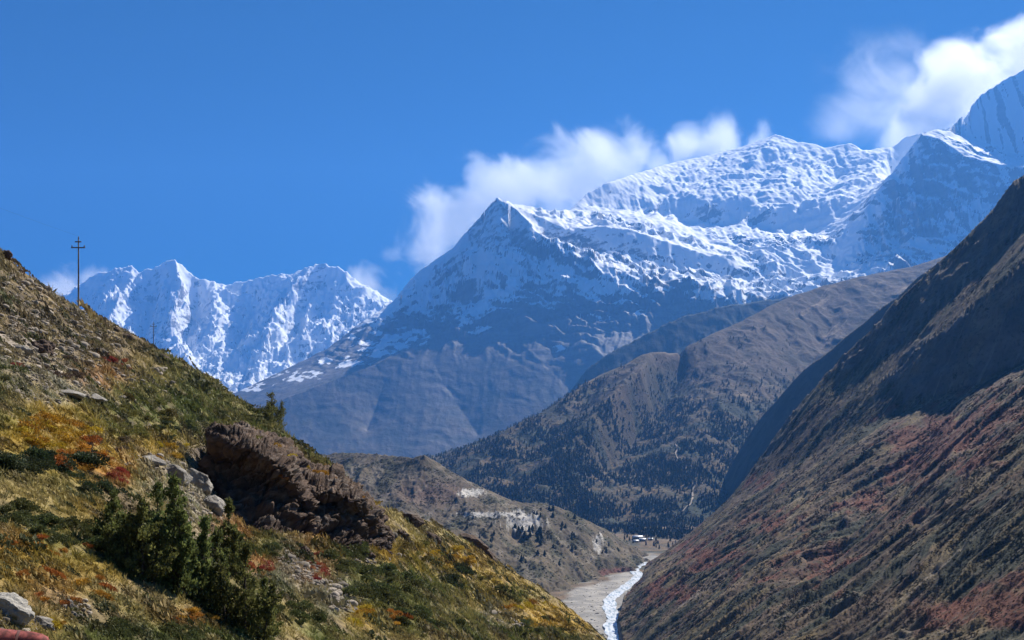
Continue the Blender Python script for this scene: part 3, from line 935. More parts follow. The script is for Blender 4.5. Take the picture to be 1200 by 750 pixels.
build_near_bank()

# ------------------------------------------------------------------ things: helpers
def tag(o, label, cat, group=None):
    o['label'] = label
    o['category'] = cat
    if group:
        o['group'] = group
    return o


def empty(name, loc):
    o = bpy.data.objects.new(name, None)
    COL.objects.link(o)
    o.location = loc
    o.empty_display_size = 0.2
    return o


def copy_tree(src, loc, rot, s, label=None, group=None):
    r = src.copy()
    COL.objects.link(r)
    r.location, r.rotation_euler = loc, rot
    r.scale = s if hasattr(s, '__len__') else (s, s, s)
    for ch in src.children:
        c = ch.copy()
        COL.objects.link(c)
        c.parent = r
    if label:
        r['label'] = label
    if group:
        r['group'] = group
    return r


def noise3(p, s, seed):
    return (perlin(p[:, 0] * s, p[:, 1] * s + p[:, 2] * s * 0.73, seed) + perlin(p[:, 1] * s + 31, p[:, 2] * s - p[:, 0] * s * 0.37, seed + 1)
            + perlin(p[:, 2] * s + 71, p[:, 0] * s + p[:, 1] * s * 0.51, seed + 2)) / 1.7


def fbm3(p, s, octs, gain, seed):
    r, a = 0, 1.0
    for k in range(octs):
        r = r + a * noise3(p, s, seed + 3 * k)
        a *= gain
        s *= 2.07
    return r


def tube_arrays(pts, radii, n=8, cap=True):
    pts = [np.array(p, float) for p in pts]
    co, fs = [], []
    for i, p in enumerate(pts):
        d = pts[min(i + 1, len(pts) - 1)] - pts[max(i - 1, 0)]
        d /= np.linalg.norm(d)
        a = np.cross(d, [0, 0, 1.0] if abs(d[2]) < 0.9 else [1.0, 0, 0])
        a /= np.linalg.norm(a)
        b = np.cross(d, a)
        for k in range(n):
            t = 2 * math.pi * k / n
            co.append(p + radii[i] * (a * math.cos(t) + b * math.sin(t)))
    for i in range(len(pts) - 1):
        for k in range(n):
            fs.append((i * n + k, i * n + (k + 1) % n, (i + 1) * n + (k + 1) % n, (i + 1) * n + k))
    tri = []
    if cap:
        for base in (0, (len(pts) - 1) * n):
            for k in range(1, n - 1):
                tri.append((base, base + k, base + k + 1))
    return np.array(co), np.array(fs), np.array(tri, int).reshape(-1, 3)


def join_arrays(parts):
    cos, qs, ts, o = [], [], [], 0
    for co, q, t in parts:
        cos.append(co)
        qs.append(np.asarray(q, int).reshape(-1, 4) + o)
        ts.append(np.asarray(t, int).reshape(-1, 3) + o)
        o += len(co)
    return np.concatenate(cos), np.concatenate(qs), np.concatenate(ts)


def tubes(name, specs, mat, parent=None, n=8):
    co, q, t = join_arrays([tube_arrays(p, r, n) for p, r in specs])
    return make_mesh(name, co, [q, t], mat, parent)


def box_arrays(x0, x1, y0, y1, z0, z1):
    co = np.array([(x, y, z) for z in (z0, z1) for y in (y0, y1) for x in (x0, x1)], float)
    return co, np.array([(0, 2, 3, 1), (4, 5, 7, 6), (0, 1, 5, 4), (2, 6, 7, 3), (0, 4, 6, 2), (1, 3, 7, 5)]), np.zeros((0, 3), int)


def cube_sphere(n):
    """unit sphere from a gridded cube (shared verts welded)"""
    pts, fs, o = [], [], 0
    t = np.linspace(-1, 1, n + 1)
    A, B = np.meshgrid(t, t, indexing='ij')
    for ax in range(3):
        for sg in (-1, 1):
            p = np.zeros((n + 1, n + 1, 3))
            p[..., ax] = sg
            p[..., (ax + 1) % 3] = A
            p[..., (ax + 2) % 3] = B
            i = np.arange((n + 1) ** 2).reshape(n + 1, n + 1) + o
            q = np.stack([i[:-1, :-1], i[1:, :-1], i[1:, 1:], i[:-1, 1:]], -1).reshape(-1, 4)
            if sg < 0:
                q = q[:, ::-1]
            pts.append(p.reshape(-1, 3))
            fs.append(q)
            o += (n + 1) ** 2
    p, q = np.concatenate(pts), np.concatenate(fs)
    key = np.round(p * 1000).astype(int)
    _, idx, inv = np.unique(key, axis=0, return_index=True, return_inverse=True)
    p, q = p[idx], inv.ravel()[q]
    return p / np.linalg.norm(p, axis=1)[:, None], q


def rock_arrays(size, seed, n=14, rough=0.10, planes=14, strata=0.0):
    rs = np.random.RandomState(seed)
    p, q = cube_sphere(n)
    for k in range(planes):
        d = rs.normal(size=3)
        d /= np.linalg.norm(d)
        off = rs.uniform(0.55, 0.85)
        e = p @ d - off
        p = p - np.maximum(e, 0)[:, None] * d * 0.92
    p = p * np.array(size)
    s = 1.6 / max(size)
    dirs = p / np.maximum(np.linalg.norm(p, axis=1), 1e-6)[:, None]
    h = fbm3(p, s, 5, 0.55, seed * 3 + 5) * rough * min(size)
    if strata:
        z = p[:, 2] * strata + 0.5 * noise3(p, s, seed + 9)
        h = h + (np.abs(z - np.floor(z) - 0.5) - 0.25) * 0.25 * min(size) * 0.4
    return p + dirs * h[:, None], q


def rot_z(a):
    return np.array([[math.cos(a), -math.sin(a), 0], [math.sin(a), math.cos(a), 0], [0, 0, 1]])


def scatter_mesh(name, templates, idx, pos, scale, rotz, color, mat, tilt=None, kind='stuff'):
    """many small clumps merged into ONE ground cover mesh; color per clump"""
    cos, qs, cs, o = [], [], [], 0
    for ti, (tco, tq, tsh) in enumerate(templates):
        sel = np.nonzero(idx == ti)[0]
        if not len(sel):
            continue
        c, s = np.cos(rotz[sel]), np.sin(rotz[sel])
        sc = scale[sel]
        sc = sc if sc.ndim == 2 else np.repeat(sc[:, None], 3, 1)
        b = tco[None] * sc[:, None, :]
        x = b[..., 0] * c[:, None] - b[..., 1] * s[:, None] + pos[sel, None, 0]
        y = b[..., 0] * s[:, None] + b[..., 1] * c[:, None] + pos[sel, None, 1]
        z = b[..., 2] + pos[sel, None, 2]
        if tilt is not None:
            z = z + (x - pos[sel, None, 0]) * tilt[sel, None, 0] + (y - pos[sel, None, 1]) * tilt[sel, None, 1]
        co = np.stack([x, y, z], -1).reshape(-1, 3)
        q = (tq[None] + (np.arange(len(sel)) * len(tco))[:, None, None] + o).reshape(-1, tq.shape[1])
        cc = (color[sel][:, None, :] * tsh[None, :, None]).reshape(-1, 3)
        cos.append(co)
        qs.append(q)
        cs.append(cc)
        o += len(co)
    ob = make_mesh(name, np.concatenate(cos), qs, mat)
    add_attr(ob, 'tint', np.concatenate(cs))
    ob['kind'] = kind
    return ob


# leaf work -----------------------------------------------------------------
def leaf_quads(centers, dirs, length, width, rs):
    """one small quad per centre, long axis near dirs"""
    n = len(centers)
    d = dirs + rs.normal(size=(n, 3)) * 0.45
    d /= np.linalg.norm(d, axis=1)[:, None]
    s = np.cross(d, rs.normal(size=(n, 3)))
    s /= np.maximum(np.linalg.norm(s, axis=1), 1e-6)[:, None]
    L = (length * rs.uniform(0.6, 1.3, n))[:, None] * d
    W = (width * rs.uniform(0.6, 1.3, n))[:, None] * s
    co = np.stack([centers - W * 0.5, centers + L * 0.5 - W * 0.65, centers + L, centers + L * 0.4 + W * 0.65], 1).reshape(-1, 3)
    return co, np.arange(4 * n).reshape(n, 4)


def shrub_arrays(seed, n=260, leaf=0.10, spread=1.0, height=0.75, lumps=7):
    """a low bush about 2 units wide: lumpy dome of small leaves"""
    rs = np.random.RandomState(seed)
    cs, ds, sh = [], [], []
    for k in range(lumps):
        a, r = rs.uniform(0, 6.28), rs.uniform(0, 0.62) ** 0.8
        c = np.array([math.cos(a) * r * spread, math.sin(a) * r * spread, rs.uniform(0.05, 0.32) * height])
        R_ = rs.uniform(0.30, 0.55)
        m = n // lumps
        d = rs.normal(size=(m, 3))
        d[:, 2] = np.abs(d[:, 2]) * 0.9 + 0.05
        d /= np.linalg.norm(d, axis=1)[:, None]
        cs.append(c + d * (R_ * rs.uniform(0.55, 1.0, m))[:, None] * np.array([1, 1, height]))
        ds.append(d + np.array([0, 0, 0.35]))
        sh.append(np.repeat(rs.uniform(0.75, 1.25) * rs.uniform(0.7, 1.3, m), 4))
    co, q = leaf_quads(np.concatenate(cs), np.concatenate(ds), leaf * 1.6, leaf, rs)
    return co, q, np.concatenate(sh)


def tuft_arrays(seed, n=9, h=1.0):
    rs = np.random.RandomState(seed)
    co, q = [], []
    for k in range(n):
        a, r = rs.uniform(0, 6.28), rs.uniform(0, 0.3)
        b = np.array([math.cos(a) * r, math.sin(a) * r, 0])
        lean = np.array([math.cos(a), math.sin(a), 0]) * rs.uniform(0.1, 0.7)
        hh = h * rs.uniform(0.6, 1.1)
        side = np.array([-math.sin(a + 1), math.cos(a + 1), 0]) * 0.07
        co += [b - side, b + side, b + lean * 0.6 + [0, 0, hh * 0.7], b + lean + [0, 0, hh]]
        q.append((4 * k, 4 * k + 1, 4 * k + 2, 4 * k + 3))
    return np.array(co), np.array(q), np.repeat(rs.uniform(0.7, 1.3, n), 4)


def leaf_mat(name, color=None, rough=0.7, vary=0.35, transl=0.25):
    m, nt, out = new_mat(name)
    T = NT(nt)
    if color is None:
        base = T.attr('tint', 'Color')
    else:
        sh = T.attr('shade')
        nd = T.n('ShaderNodeVectorMath', operation='SCALE')
        nd.inputs[0].default_value = color
        nt.links.new(sh, nd.inputs['Scale'])
        base = nd.outputs[0]
        info = T.n('ShaderNodeObjectInfo')
        h = T.n('ShaderNodeHueSaturation')
        nt.links.new(base, h.inputs['Color'])
        nt.links.new(T.math('ADD', T.math('MULTIPLY', info.outputs['Random'], vary), 1 - vary / 2), h.inputs['Value'])
        nt.links.new(T.math('ADD', T.math('MULTIPLY', info.outputs['Random'], 0.05), 0.475), h.inputs['Hue'])
        base = h.outputs[0]
    b = T.n('ShaderNodeBsdfPrincipled')
    nt.links.new(base, b.inputs['Base Color'])
    b.inputs['Roughness'].default_value = rough
    b.inputs['Specular IOR Level'].default_value = 0.2
    if transl:
        t = T.n('ShaderNodeBsdfTranslucent')
        nt.links.new(base, t.inputs['Color'])
        mx = T.n('ShaderNodeMixShader')
        mx.inputs[0].default_value = transl
        nt.links.new(b.outputs[0], mx.inputs[1])
        nt.links.new(t.outputs[0], mx.inputs[2])
        nt.links.new(mx.outputs[0], out.inputs['Surface'])
    else:
        nt.links.new(b.outputs[0], out.inputs['Surface'])
    return m


def rock_mat(name, dark, light, scale=1.0, strata=(0, 0.6, 0), lichen=(0.33, 0.31, 0.27)):
    m, nt, out = new_mat(name)
    T = NT(nt)
    pos = T.n('ShaderNodeNewGeometry').outputs['Position']
    a = T.noise(pos, 0.6 * scale, 7, 0.62)
    b = T.noise(pos, 4.0 * scale, 6, 0.65)
    st = T.noise(T.scale(pos, (0.35 * scale, 0.35 * scale, 3.2 * scale), strata), 1.0, 6, 0.62)
    c = T.mix(T.ramp(a, 0.35, 0.68), dark, light)
    c = T.mix(T.math('MULTIPLY', T.ramp(st, 0.5, 0.68), 0.7), c, lichen)
    c = T.mix(T.math('MULTIPLY', T.ramp(b, 0.55, 0.7), 0.5), c, (0.06, 0.05, 0.042))
    h = T.math('ADD', T.math('MULTIPLY', b, 0.6), st)
    T.bsdf(out, c, 0.9, T.bump(h, 0.9, 0.25 / scale), 0.2)
    return m


def flat_mat(name, color, rough=0.7, spec=0.3, metallic=0.0, vary=0.25, scale=3.0):
    m, nt, out = new_mat(name)
    T = NT(nt)
    tc = T.n('ShaderNodeTexCoord').outputs['Object']
    n = T.noise(tc, scale, 6, 0.6)
    c = T.mix(T.ramp(n, 0.35, 0.7), tuple(x * (1 - vary) for x in color), tuple(min(1, x * (1 + vary)) for x in color))
    b = T.bsdf(out, c, rough, T.bump(n, 0.3, 0.02), spec)
    b.inputs['Metallic'].default_value = metallic
    return m


# ------------------------------------------------------------------ river, trail
M_water, _nt, _out = new_mat('glacier_water')
_T = NT(_nt)
_pos = _T.n('ShaderNodeNewGeometry').outputs['Position']
_f = _T.noise(_T.scale(_pos, (0.35, 0.07, 0.3)), 1.0, 7, 0.65)
_c = _T.mix(_T.ramp(_f, 0.36, 0.56), (0.30, 0.38, 0.42), (0.80, 0.82, 0.84))
_T.bsdf(_out, _c, 0.25, _T.bump(_f, 0.6, 0.6), 0.5)


def strip_on(field, name, pts, mat, lift, step=6.0, jitter=0.0, seed=0):
    """ribbon draped on a terrain: pts (px, py, half width in metres)"""
    rs = np.random.RandomState(seed)
    w = []
    for px, py, hw in pts:
        h = field.cast(px, py)
        if h is not None:
            w.append((h[0], h[1], hw))
    w = np.array(w)
    d = np.concatenate([[0], np.cumsum(np.hypot(np.diff(w[:, 0]), np.diff(w[:, 1])))])
    t = np.linspace(0, d[-1], max(8, int(d[-1] / step)))
    cx, cy, hw = [np.interp(t, d, w[:, k]) for k in range(3)]
    for _ in range(3):
        cx[1:-1] = (cx[:-2] + 2 * cx[1:-1] + cx[2:]) / 4
        cy[1:-1] = (cy[:-2] + 2 * cy[1:-1] + cy[2:]) / 4
    tx, ty = np.gradient(cx), np.gradient(cy)
    L = np.hypot(tx, ty)
    nx, ny = -ty / L, tx / L
    K = 9
    co = []
    for k in range(K):
        s = -1 + 2 * k / (K - 1)
        ww = hw * (1 + jitter * perlin(t / 25.0, np.full_like(t, 3.0 if s < 0 else 9.0), seed))
        x, y = cx + nx * ww * s, cy + ny * ww * s
        co.append(np.stack([x, y, field.sample(x, y)], 1))
    co = np.array(co)
    if jitter:
        co[..., 2] = np.maximum(co[..., 2].max(0), co[..., 2])
    co[..., 2] += lift
    n = len(t)
    i = np.arange(K * n).reshape(K, n)
    q = np.stack([i[:-1, :-1], i[:-1, 1:], i[1:, 1:], i[1:, :-1]], -1).reshape(-1, 4)
    o = make_mesh(name, co.reshape(-1, 3), q, mat, smooth_=True)
    o['kind'] = 'structure'
    return o


strip_on(F_valley, 'river', [(700, 775, 7), (714, 758, 7), (722, 747, 7), (715, 736, 7), (721, 726, 7.5), (714, 714, 7.5), (715, 702, 7), (727, 692, 7), (740, 684, 7.5), (750, 675, 8), (742, 668, 8), (747, 663.5, 8.5), (758, 660, 7), (775, 655, 6), (800, 650, 6)], M_water, 0.35, 6, 0.35, 4)
M_path = flat_mat('pale_trail_dirt', (0.36, 0.30, 0.235), 0.95, 0.1, 0, 0.2, 0.4)
strip_on(F_ridge, 'trail', [(791, 521, 1.5), (794, 527, 1.5), (791, 531, 1.5), (796, 540, 1.5), (800, 546, 1.2), (807, 550, 1.0)], M_path, 2.0, 8)
strip_on(F_ridge, 'trail', [(818, 556, 2.0), (817, 566, 2.0), (811, 575, 2.1), (812, 584, 2.1), (809, 592, 2.0), (800, 600, 1.8)], M_path, 2.0, 8)
strip_on(F_valley, 'road', [(757, 633, 2.5), (775, 633.5, 2.5), (800, 634, 2.5), (830, 634, 2.5)], M_path, 0.5, 8)

strip_on(F_hill, 'path', [(-40, 399, .7), (-15, 400, .7), (10, 401, .7), (30, 402.5, .6), (50, 406, .5), (66, 409, .3)], M_path, 0.12, 1.0)

# ------------------------------------------------------------------ crags and boulders
M_crag = rock_mat('dark_crag_rock', (0.052, 0.031, 0.021), (0.125, 0.079, 0.052), 0.9, (0.5, 0.45, 0), (0.20, 0.165, 0.135))
M_boulder = rock_mat('grey_boulder_rock', (0.17, 0.15, 0.125), (0.32, 0.29, 0.245), 1.4, (0.3, 0.55, 0), (0.40, 0.37, 0.32))


def worley3(p, s, seed):
    """distances to the two nearest jittered points and the id of the nearest"""
    q = p * s
    b = np.floor(q).astype(np.int64)
    d1, d2, cid = np.full(len(p), 9.0), np.full(len(p), 9.0), np.zeros(len(p))
    for i in (-1, 0, 1):
        for j in (-1, 0, 1):
            for k in (-1, 0, 1):
                c = b + [i, j, k]
                h = _PERM[(_PERM[(_PERM[(c[:, 0] + seed) & 1023] + c[:, 1]) & 1023] + c[:, 2]) & 1023]
                jit = np.stack([_PERM[h & 1023], _PERM[(h + 17) & 1023], _PERM[(h + 43) & 1023]], 1) / 1024.0
                d = np.linalg.norm(c + jit - q, axis=1)
                n1 = d < d1
                d2 = np.where(n1, d1, np.minimum(d2, d))
                cid = np.where(n1, (h * 7 % 1024) / 1024.0, cid)
                d1 = np.where(n1, d, d1)
    return d1, d2, cid


def crag(name, cols, label, seed, nu=230, nv=190):
    """overhanging rock face: columns of (foot, lip, top) pixels with distances, rolled into a closed rock"""
    cols = np.array(cols, float)                       # n x 3 x 3
    n = len(cols)
    s = np.linspace(0, n - 1, nu)
    ring = []
    for k in range(n):
        foot, lip, top = [np.array(P(*c)) for c in cols[k]]
        up = (lip[2] - foot[2])
        deep = 0.62 * up
        pr = [foot + [0, 4, -3.0], foot + [0, 0, -0.8], foot + [0, 0.06 * up, 0.04 * up], foot + (lip - foot) * 0.30 + [0, deep * 0.75, 0], foot + (lip - foot) * 0.62 + [0, deep, 0],
              foot + (lip - foot) * 0.82 + [0, deep * 0.6, 0], lip + [0, 0.03 * up, -0.07 * up], lip + [0, 0.05 * up, 0.02 * up], lip + (top - lip) * 0.35 + [0, 0, 0.05 * up], lip + (top - lip) * 0.7 + [0, 0, 0.05 * up], top, top + [0, 4, -1.5], top + [0, 6, -6]]
        ring.append(pr)
    ring = np.array(ring)                              # n x m x 3
    m = ring.shape[1]
    v = np.linspace(0, m - 1, nv)
    k0 = np.minimum(s.astype(int), n - 2)
    fs = (s - k0)[:, None, None]
    fs = fs * fs * (3 - 2 * fs) * 0.5 + fs * 0.5
    A = ring[k0] * (1 - fs) + ring[k0 + 1] * fs
    j0 = np.minimum(v.astype(int), m - 2)
    fv = (v - j0)[None, :, None]
    G = A[:, j0] * (1 - fv) + A[:, j0 + 1] * fv
    du = np.gradient(G, axis=0)
    dv = np.gradient(G, axis=1)
    N = np.cross(du, dv)
    N /= np.maximum(np.linalg.norm(N, axis=2), 1e-6)[..., None]
    if N[nu // 2, nv // 3, 1] > 0:
        N = -N
    p = G.reshape(-1, 3)
    q_ = p @ np.array([[0.88, 0, 0.3], [0, 1, 0], [-0.45, 0.2, 1.0]]).T       # bedding dips to the right
    bed = q_[:, 2] * 0.85 + 0.35 * noise3(p, 0.25, seed)
    h = 0.55 * (fbm3(p, 0.20, 6, 0.56, seed)) + 0.28 * (smooth(0.1, 0.6, bed - np.floor(bed)) - 0.5) - 0.35 * ridged(p[:, 0] * 0.45, p[:, 2] * 0.18 + p[:, 1] * 0.2, 4, 0.5, seed=seed)
    for sc, aa in ((0.26, 1.15), (0.7, 0.5), (1.8, 0.2)):            # broken into blocks, with cracks between
        w1, w2, wid = worley3(q_ * [1.0, 1.0, 1.5] + 0.35 * fbm3(p, 0.5, 2, 0.5, seed + 8)[:, None], sc, seed)
        h = h + aa * (wid - 0.5) - 0.55 * aa * smooth(0.10, 0.0, w2 - w1)
    bl = np.floor(p[:, 0] * 0.6 + 0.4 * noise3(p, 0.4, seed + 4)) * 7.1 + np.floor(q_[:, 2] * 0.8) * 3.3
    h = h + 0.16 * (np.sin(bl * 12.9898) * 43758.5453 % 1.0 - 0.5)
    p = p + N.reshape(-1, 3) * h[:, None]
    i = np.arange(nu * nv).reshape(nu, nv)
    q = np.stack([i[:-1, :-1], i[1:, :-1], i[1:, 1:], i[:-1, 1:]], -1).reshape(-1, 4)
    back = np.stack([i[:-1, -1], i[1:, -1], i[1:, 0], i[:-1, 0]], -1).reshape(-1, 4)
    o = make_mesh(name, p, np.concatenate([q, back]), M_crag)
    return tag(o, label, 'rock outcrop')


crag('rock_outcrop', [[(243, 542, 82), (243, 522, 83), (256, 508, 92)], [(258, 578, 78), (262, 521, 80), (274, 503, 94)], [(280, 608, 77), (285, 527, 79), (292, 504, 96)], [(305, 626, 77), (312, 536, 79), (314, 508, 98)],
                      [(328, 631, 78), (334, 553, 80), (337, 521, 100)], [(347, 634, 80), (347, 576, 82), (353, 534, 101)], [(366, 648, 80), (362, 604, 83), (368, 560, 104)]],
     'big dark overhanging crag with a hollow face, just below the skyline juniper', 11)
crag('rock_outcrop', [[(345, 606, 88), (340, 574, 90), (338, 532, 104)], [(368, 616, 87), (366, 577, 88), (364, 540, 106)], [(394, 634, 88), (394, 580, 89), (392, 553, 107)], [(416, 641, 90), (418, 586, 91), (416, 573, 108)],
                      [(438, 644, 94), (436, 608, 95), (437, 594, 110)], [(456, 642, 100), (452, 622, 101), (450, 610, 112)]],
     'reddish brown lower crag with a square-cut face, downhill of the big overhang', 23)


def on_hill(px, py, Dmin=None):
    h = F_hill.cast(px, py, Dmin)
    return np.array(h) if h is not None else None


def boulder(px, py, wpx, hpx, seed, label, mat=None, group=None, rz=0.0, tilt=0.0, depth=0.8, sink=0.25, name='boulder', n=22, strata=0.0, field=None):
    h = (field or F_hill).cast(px, py)
    if h is None:
        return
    D = h[1]
    sx, sz = wpx / F * D / 2, hpx / F * D / 2
    p, q = rock_arrays((sx, sx * depth, sz), seed, n, 0.22, 16, strata / max(sz, 0.05))
    p = p @ rot_z(rz).T
    o = make_mesh(name, p, q, mat or M_boulder)
    o.location = (h[0], D + sx * depth * 0.4, h[2] + sz * (1 - 2 * sink) * 0.9)
    o.rotation_euler = (0, R(tilt), 0)
    return tag(o, label, 'boulder' if name == 'boulder' else 'rock', group)


boulder(8, 729, 64, 40, 5, 'pale grey streaked boulder behind the red pipe end', rock_mat('pale_rock', (0.26, 0.235, 0.195), (0.44, 0.41, 0.355), 1.6, (0.3, 0.55, 0), (0.5, 0.47, 0.42)), None, 0.4, 35, 0.7, 0.2, n=30, strata=0.8)
boulder(48, 735, 34, 16, 6, 'small cream stone lying right of the pale streaked boulder', None, None, 0.2, 20)
boulder(80, 712, 12, 13, 8, 'upper of two small white stones in the straw grass', None, None)
boulder(83, 724, 14, 12, 9, 'lower of two small white stones in the straw grass', None, None)
boulder(205, 560, 46, 20, 31, 'flat grey ledge stone uphill of the tall juniper', None, None, 0.2, 28, 1.2)
boulder(232, 572, 46, 30, 32, 'blocky grey boulder leaning against the left end of the big crag', None, None, 0.1, 30, 1.0)
boulder(248, 598, 40, 22, 33, 'long grey slab below the left end of the big crag', None, None, 0.3, 35, 1.0)
boulder(175, 543, 34, 14, 34, 'low dark-edged stone between the golden and the rusty bushes', None, None, 0.3, 22, 1.2)
boulder(248, 652, 34, 30, 35, 'sandy rounded boulder standing among the junipers', rock_mat('sandy_rock', (0.30, 0.235, 0.17), (0.42, 0.34, 0.26), 1.5), None, 0.1, 20, 0.8)
boulder(22, 414, 34, 16, 36, 'grey boulder propping the trail edge, high on the hillside', None, None, 0.3, 15)
boulder(46, 412, 36, 24, 37, 'dark brown boulder right beside the high trail ledge', M_crag, None, 0.5, 20)
boulder(75, 462, 44, 10, 38, 'long grey slab in the middle of the brown upper slope', None, None, 0.1, 12, 1.4)
boulder(110, 468, 30, 9, 39, 'flat grey slab just right of the long slab on the upper slope', None, None, 0.1, 12, 1.4)
for px, py, w, h, sd, tl, lab in [(482, 613, 34, 18, 41, 28, 'dark rock ledge nearest the lower crag on the golden slope'), (527, 622, 46, 20, 42, 22, 'long dark rock ledge in the middle of the skyline below the crags'),
                                  (556, 640, 40, 20, 43, 32, 'dark stepped ledge downhill of the long skyline ledge'), (572, 652, 26, 12, 44, 35, 'last small dark ledge before the golden skyline drops to the river'),
                                  (505, 634, 24, 14, 45, 30, 'small brown ledge in the grass under the long skyline ledge'), (470, 628, 22, 12, 46, 28, 'small brown ledge just below the nearest skyline ledge')]:
    boulder(px, py, w, h, sd, lab, M_crag, None, 0.2, tl, 0.9, 0.3, 'rock_ledge', 26, 0.9)
for px, py, w, h, sd, tl, lab in [(452, 632, 30, 20, 47, 30, 'broken block resting against the downhill end of the lower crag'), (430, 652, 26, 14, 48, 25, 'brown rubble block just below the lower crag'), (410, 648, 20, 12, 49, 20, 'smaller brown rubble block under the square-cut face'),
                                  (356, 652, 22, 18, 50, 40, 'angular rock at the foot of the rib between the two crags'), (372, 640, 16, 12, 51, 25, 'small angular rock in the notch between the two crags'), (495, 604, 26, 12, 52, 25, 'brown rock on the skyline between the lower crag and the long ledge')]:
    boulder(px, py, w, h, sd, lab, M_crag, None, 0.3, tl, 0.9, 0.3, 'broken_rock', 20, 0.6)
for k, (px, py, w, h, lab) in enumerate([(70, 343, 14, 7, 'dark skyline rock close to the foot of the tall pole'), (150, 394, 22, 8, 'dark flat skyline rock midway between the two poles'), (137, 386, 12, 7, 'small dark skyline rock uphill of the flat one'),
                                         (190, 418, 20, 9, 'dark skyline rock at the foot of the shorter pole'), (6, 300, 16, 14, 'dark skyline rock at the top of the hill'), (240, 441, 22, 9, 'dark skyline rock between the shorter pole and the juniper'),
                                         (24, 318, 10, 8, 'small skyline rock second from the top of the hill')]):
    boulder(px, py + 2, w, h, 60 + k, lab, M_crag, None, 0.3, 25, 0.9, 0.3)

# loose stones of the screes
rs_ = np.random.RandomState(5)
_tm = []
for k in range(4):
    p, q = rock_arrays((1, 0.8, 0.6), 200 + k, 3, 0.2, 8)
    _tm.append((p, q, np.full(len(p), 1.0)))


def hill_points(cands, n, rs):
    """random points of the hillside: cands (px, py, rx, ry, weight) in the photo"""
    w = np.array([c[4] * c[2] * c[3] for c in cands], float)
    pick = rs.choice(len(cands), n, p=w / w.sum())
    out, pxs = [], []
    for k in pick:
        px, py, rx, ry = cands[k][:4]
        a, r = rs.uniform(0, 6.28), math.sqrt(rs.uniform(0, 1))
        X_, Y_ = px + rx * r * math.cos(a), py + ry * r * math.sin(a)
        h = F_hill.cast(X_, Y_)
        if h is not None and h[1] < 330:
            out.append(h)
            pxs.append((X_, Y_))
    return np.array(out), np.array(pxs)


_p, _ = hill_points([(340, 655, 14, 12, 2), (360, 672, 20, 14, 2), (382, 692, 26, 14, 2), (402, 708, 22, 9, 1.4), (585, 722, 22, 9, 1), (600, 735, 16, 8, 1), (230, 585, 34, 30, .5), (20, 735, 30, 12, .6), (90, 715, 18, 14, .5), (250, 655, 20, 14, .5), (60, 455, 60, 18, .45), (60, 400, 80, 40, .55), (30, 350, 40, 34, .4), (180, 545, 36, 14, .4), (440, 640, 40, 24, .25), (160, 450, 60, 24, .2)], 3600, rs_)
_n = len(_p)
scatter_mesh('scree_stones', _tm, rs_.randint(0, 4, _n), _p + [0, 0, 0.02], (np.exp(rs_.normal(-1.95, 0.5, _n)) * np.clip(_p[:, 1] / 70, 0.35, 1.6)), rs_.uniform(0, 6.28, _n),
             np.array((0.30, 0.25, 0.195)) * rs_.uniform(0.35, 1.25, (_n, 1)), leaf_mat('loose_stone', None, 0.9, 0, 0))

# ------------------------------------------------------------------ power poles
M_pole = flat_mat('weathered_pole_wood', (0.11, 0.10, 0.095), 0.8, 0.2)
M_wire = flat_mat('dark_wire', (0.06, 0.06, 0.065), 0.6, 0.3)


def power_pole(px, py, D, h, label):
    base = np.array(P(px, py, D))
    e = empty('power_pole', tuple(base))
    tag(e, label, 'power pole', 'power poles on the skyline')
    tubes('pole', [([(0, 0, -1.0), (0, 0, h * 0.5), (0, 0, h)], (0.10, 0.085, 0.065))], M_pole, e, 10)
    a = h * 0.875
    co, q, t = join_arrays([box_arrays(-0.8, 0.8, -0.14, -0.05, a - 0.06, a + 0.06), box_arrays(-0.35, 0.35, -0.16, -0.05, h - 0.42, h - 0.30)])
    make_mesh('crossarm', co, q, M_pole, e)
    for x in (-0.7, 0.7):
        tubes('insulator', [([(x, -0.1, a + 0.08), (x, -0.1, a + 0.14), (x, -0.1, a + 0.2), (x, -0.1, a + 0.3)], (0.03, 0.09, 0.06, 0.03))], M_wire, e, 8)
    tubes('insulator', [([(0, 0, h), (0, 0, h + 0.08), (0, 0, h + 0.16), (0, 0, h + 0.3)], (0.03, 0.09, 0.06, 0.03))], M_wire, e, 8)
    return base, h


_b1, _h1 = power_pole(92, 364, 117, 8.2, 'tall dark power pole with crossarm, alone against the blue sky')
_b2, _h2 = power_pole(180, 413, 255, 7.4, 'shorter far-off power pole standing out against the snow face')
_top = _b1 + [0, 0, _h1 + 0.3]
_pts = []
for k in range(13):
    t = k / 12
    _pts.append(_top + np.array([-34 * t, -32 * t, 14 * t - 2.4 * 4 * t * (1 - t) * 0.5]))
tag(tubes('wire', [(_pts, [0.006] * 13)], M_wire, None, 5), 'thin wire running left from the top of the tall pole', 'wire')

# ------------------------------------------------------------------ red pipe in the corner
M_red = flat_mat('faded_red_paint', (0.25, 0.062, 0.052), 0.75, 0.2, 0, 0.55, 9)
_pa, _pb = np.array(P(-60, 744, 16.6)), np.array(P(58, 756, 17.0))
_ax = (_pb - _pa)
_L = np.linalg.norm(_ax)
_e = tag(empty('pipe', tuple(_pa)), 'faded red pipe with a round end, in the bottom left corner', 'pipe')
_prof = [(0, .19), (_L * .8, .19), (_L * .9, .175), (_L * .97, .13), (_L, .05)]
tubes('casing', [([_ax / _L * a for a, _ in _prof], [r for _, r in _prof])], M_red, _e, 20).data.polygons.foreach_set('use_smooth', [True] * (4 * 20 + 36))
for k in (0.42, 0.68):
    c = _ax * k
    d = _ax / _L
    tubes('seam', [([c - d * 0.02, c + d * 0.02], [0.197, 0.197])], flat_mat('seam_rust', (0.10, 0.035, 0.03), 0.8), _e, 20)

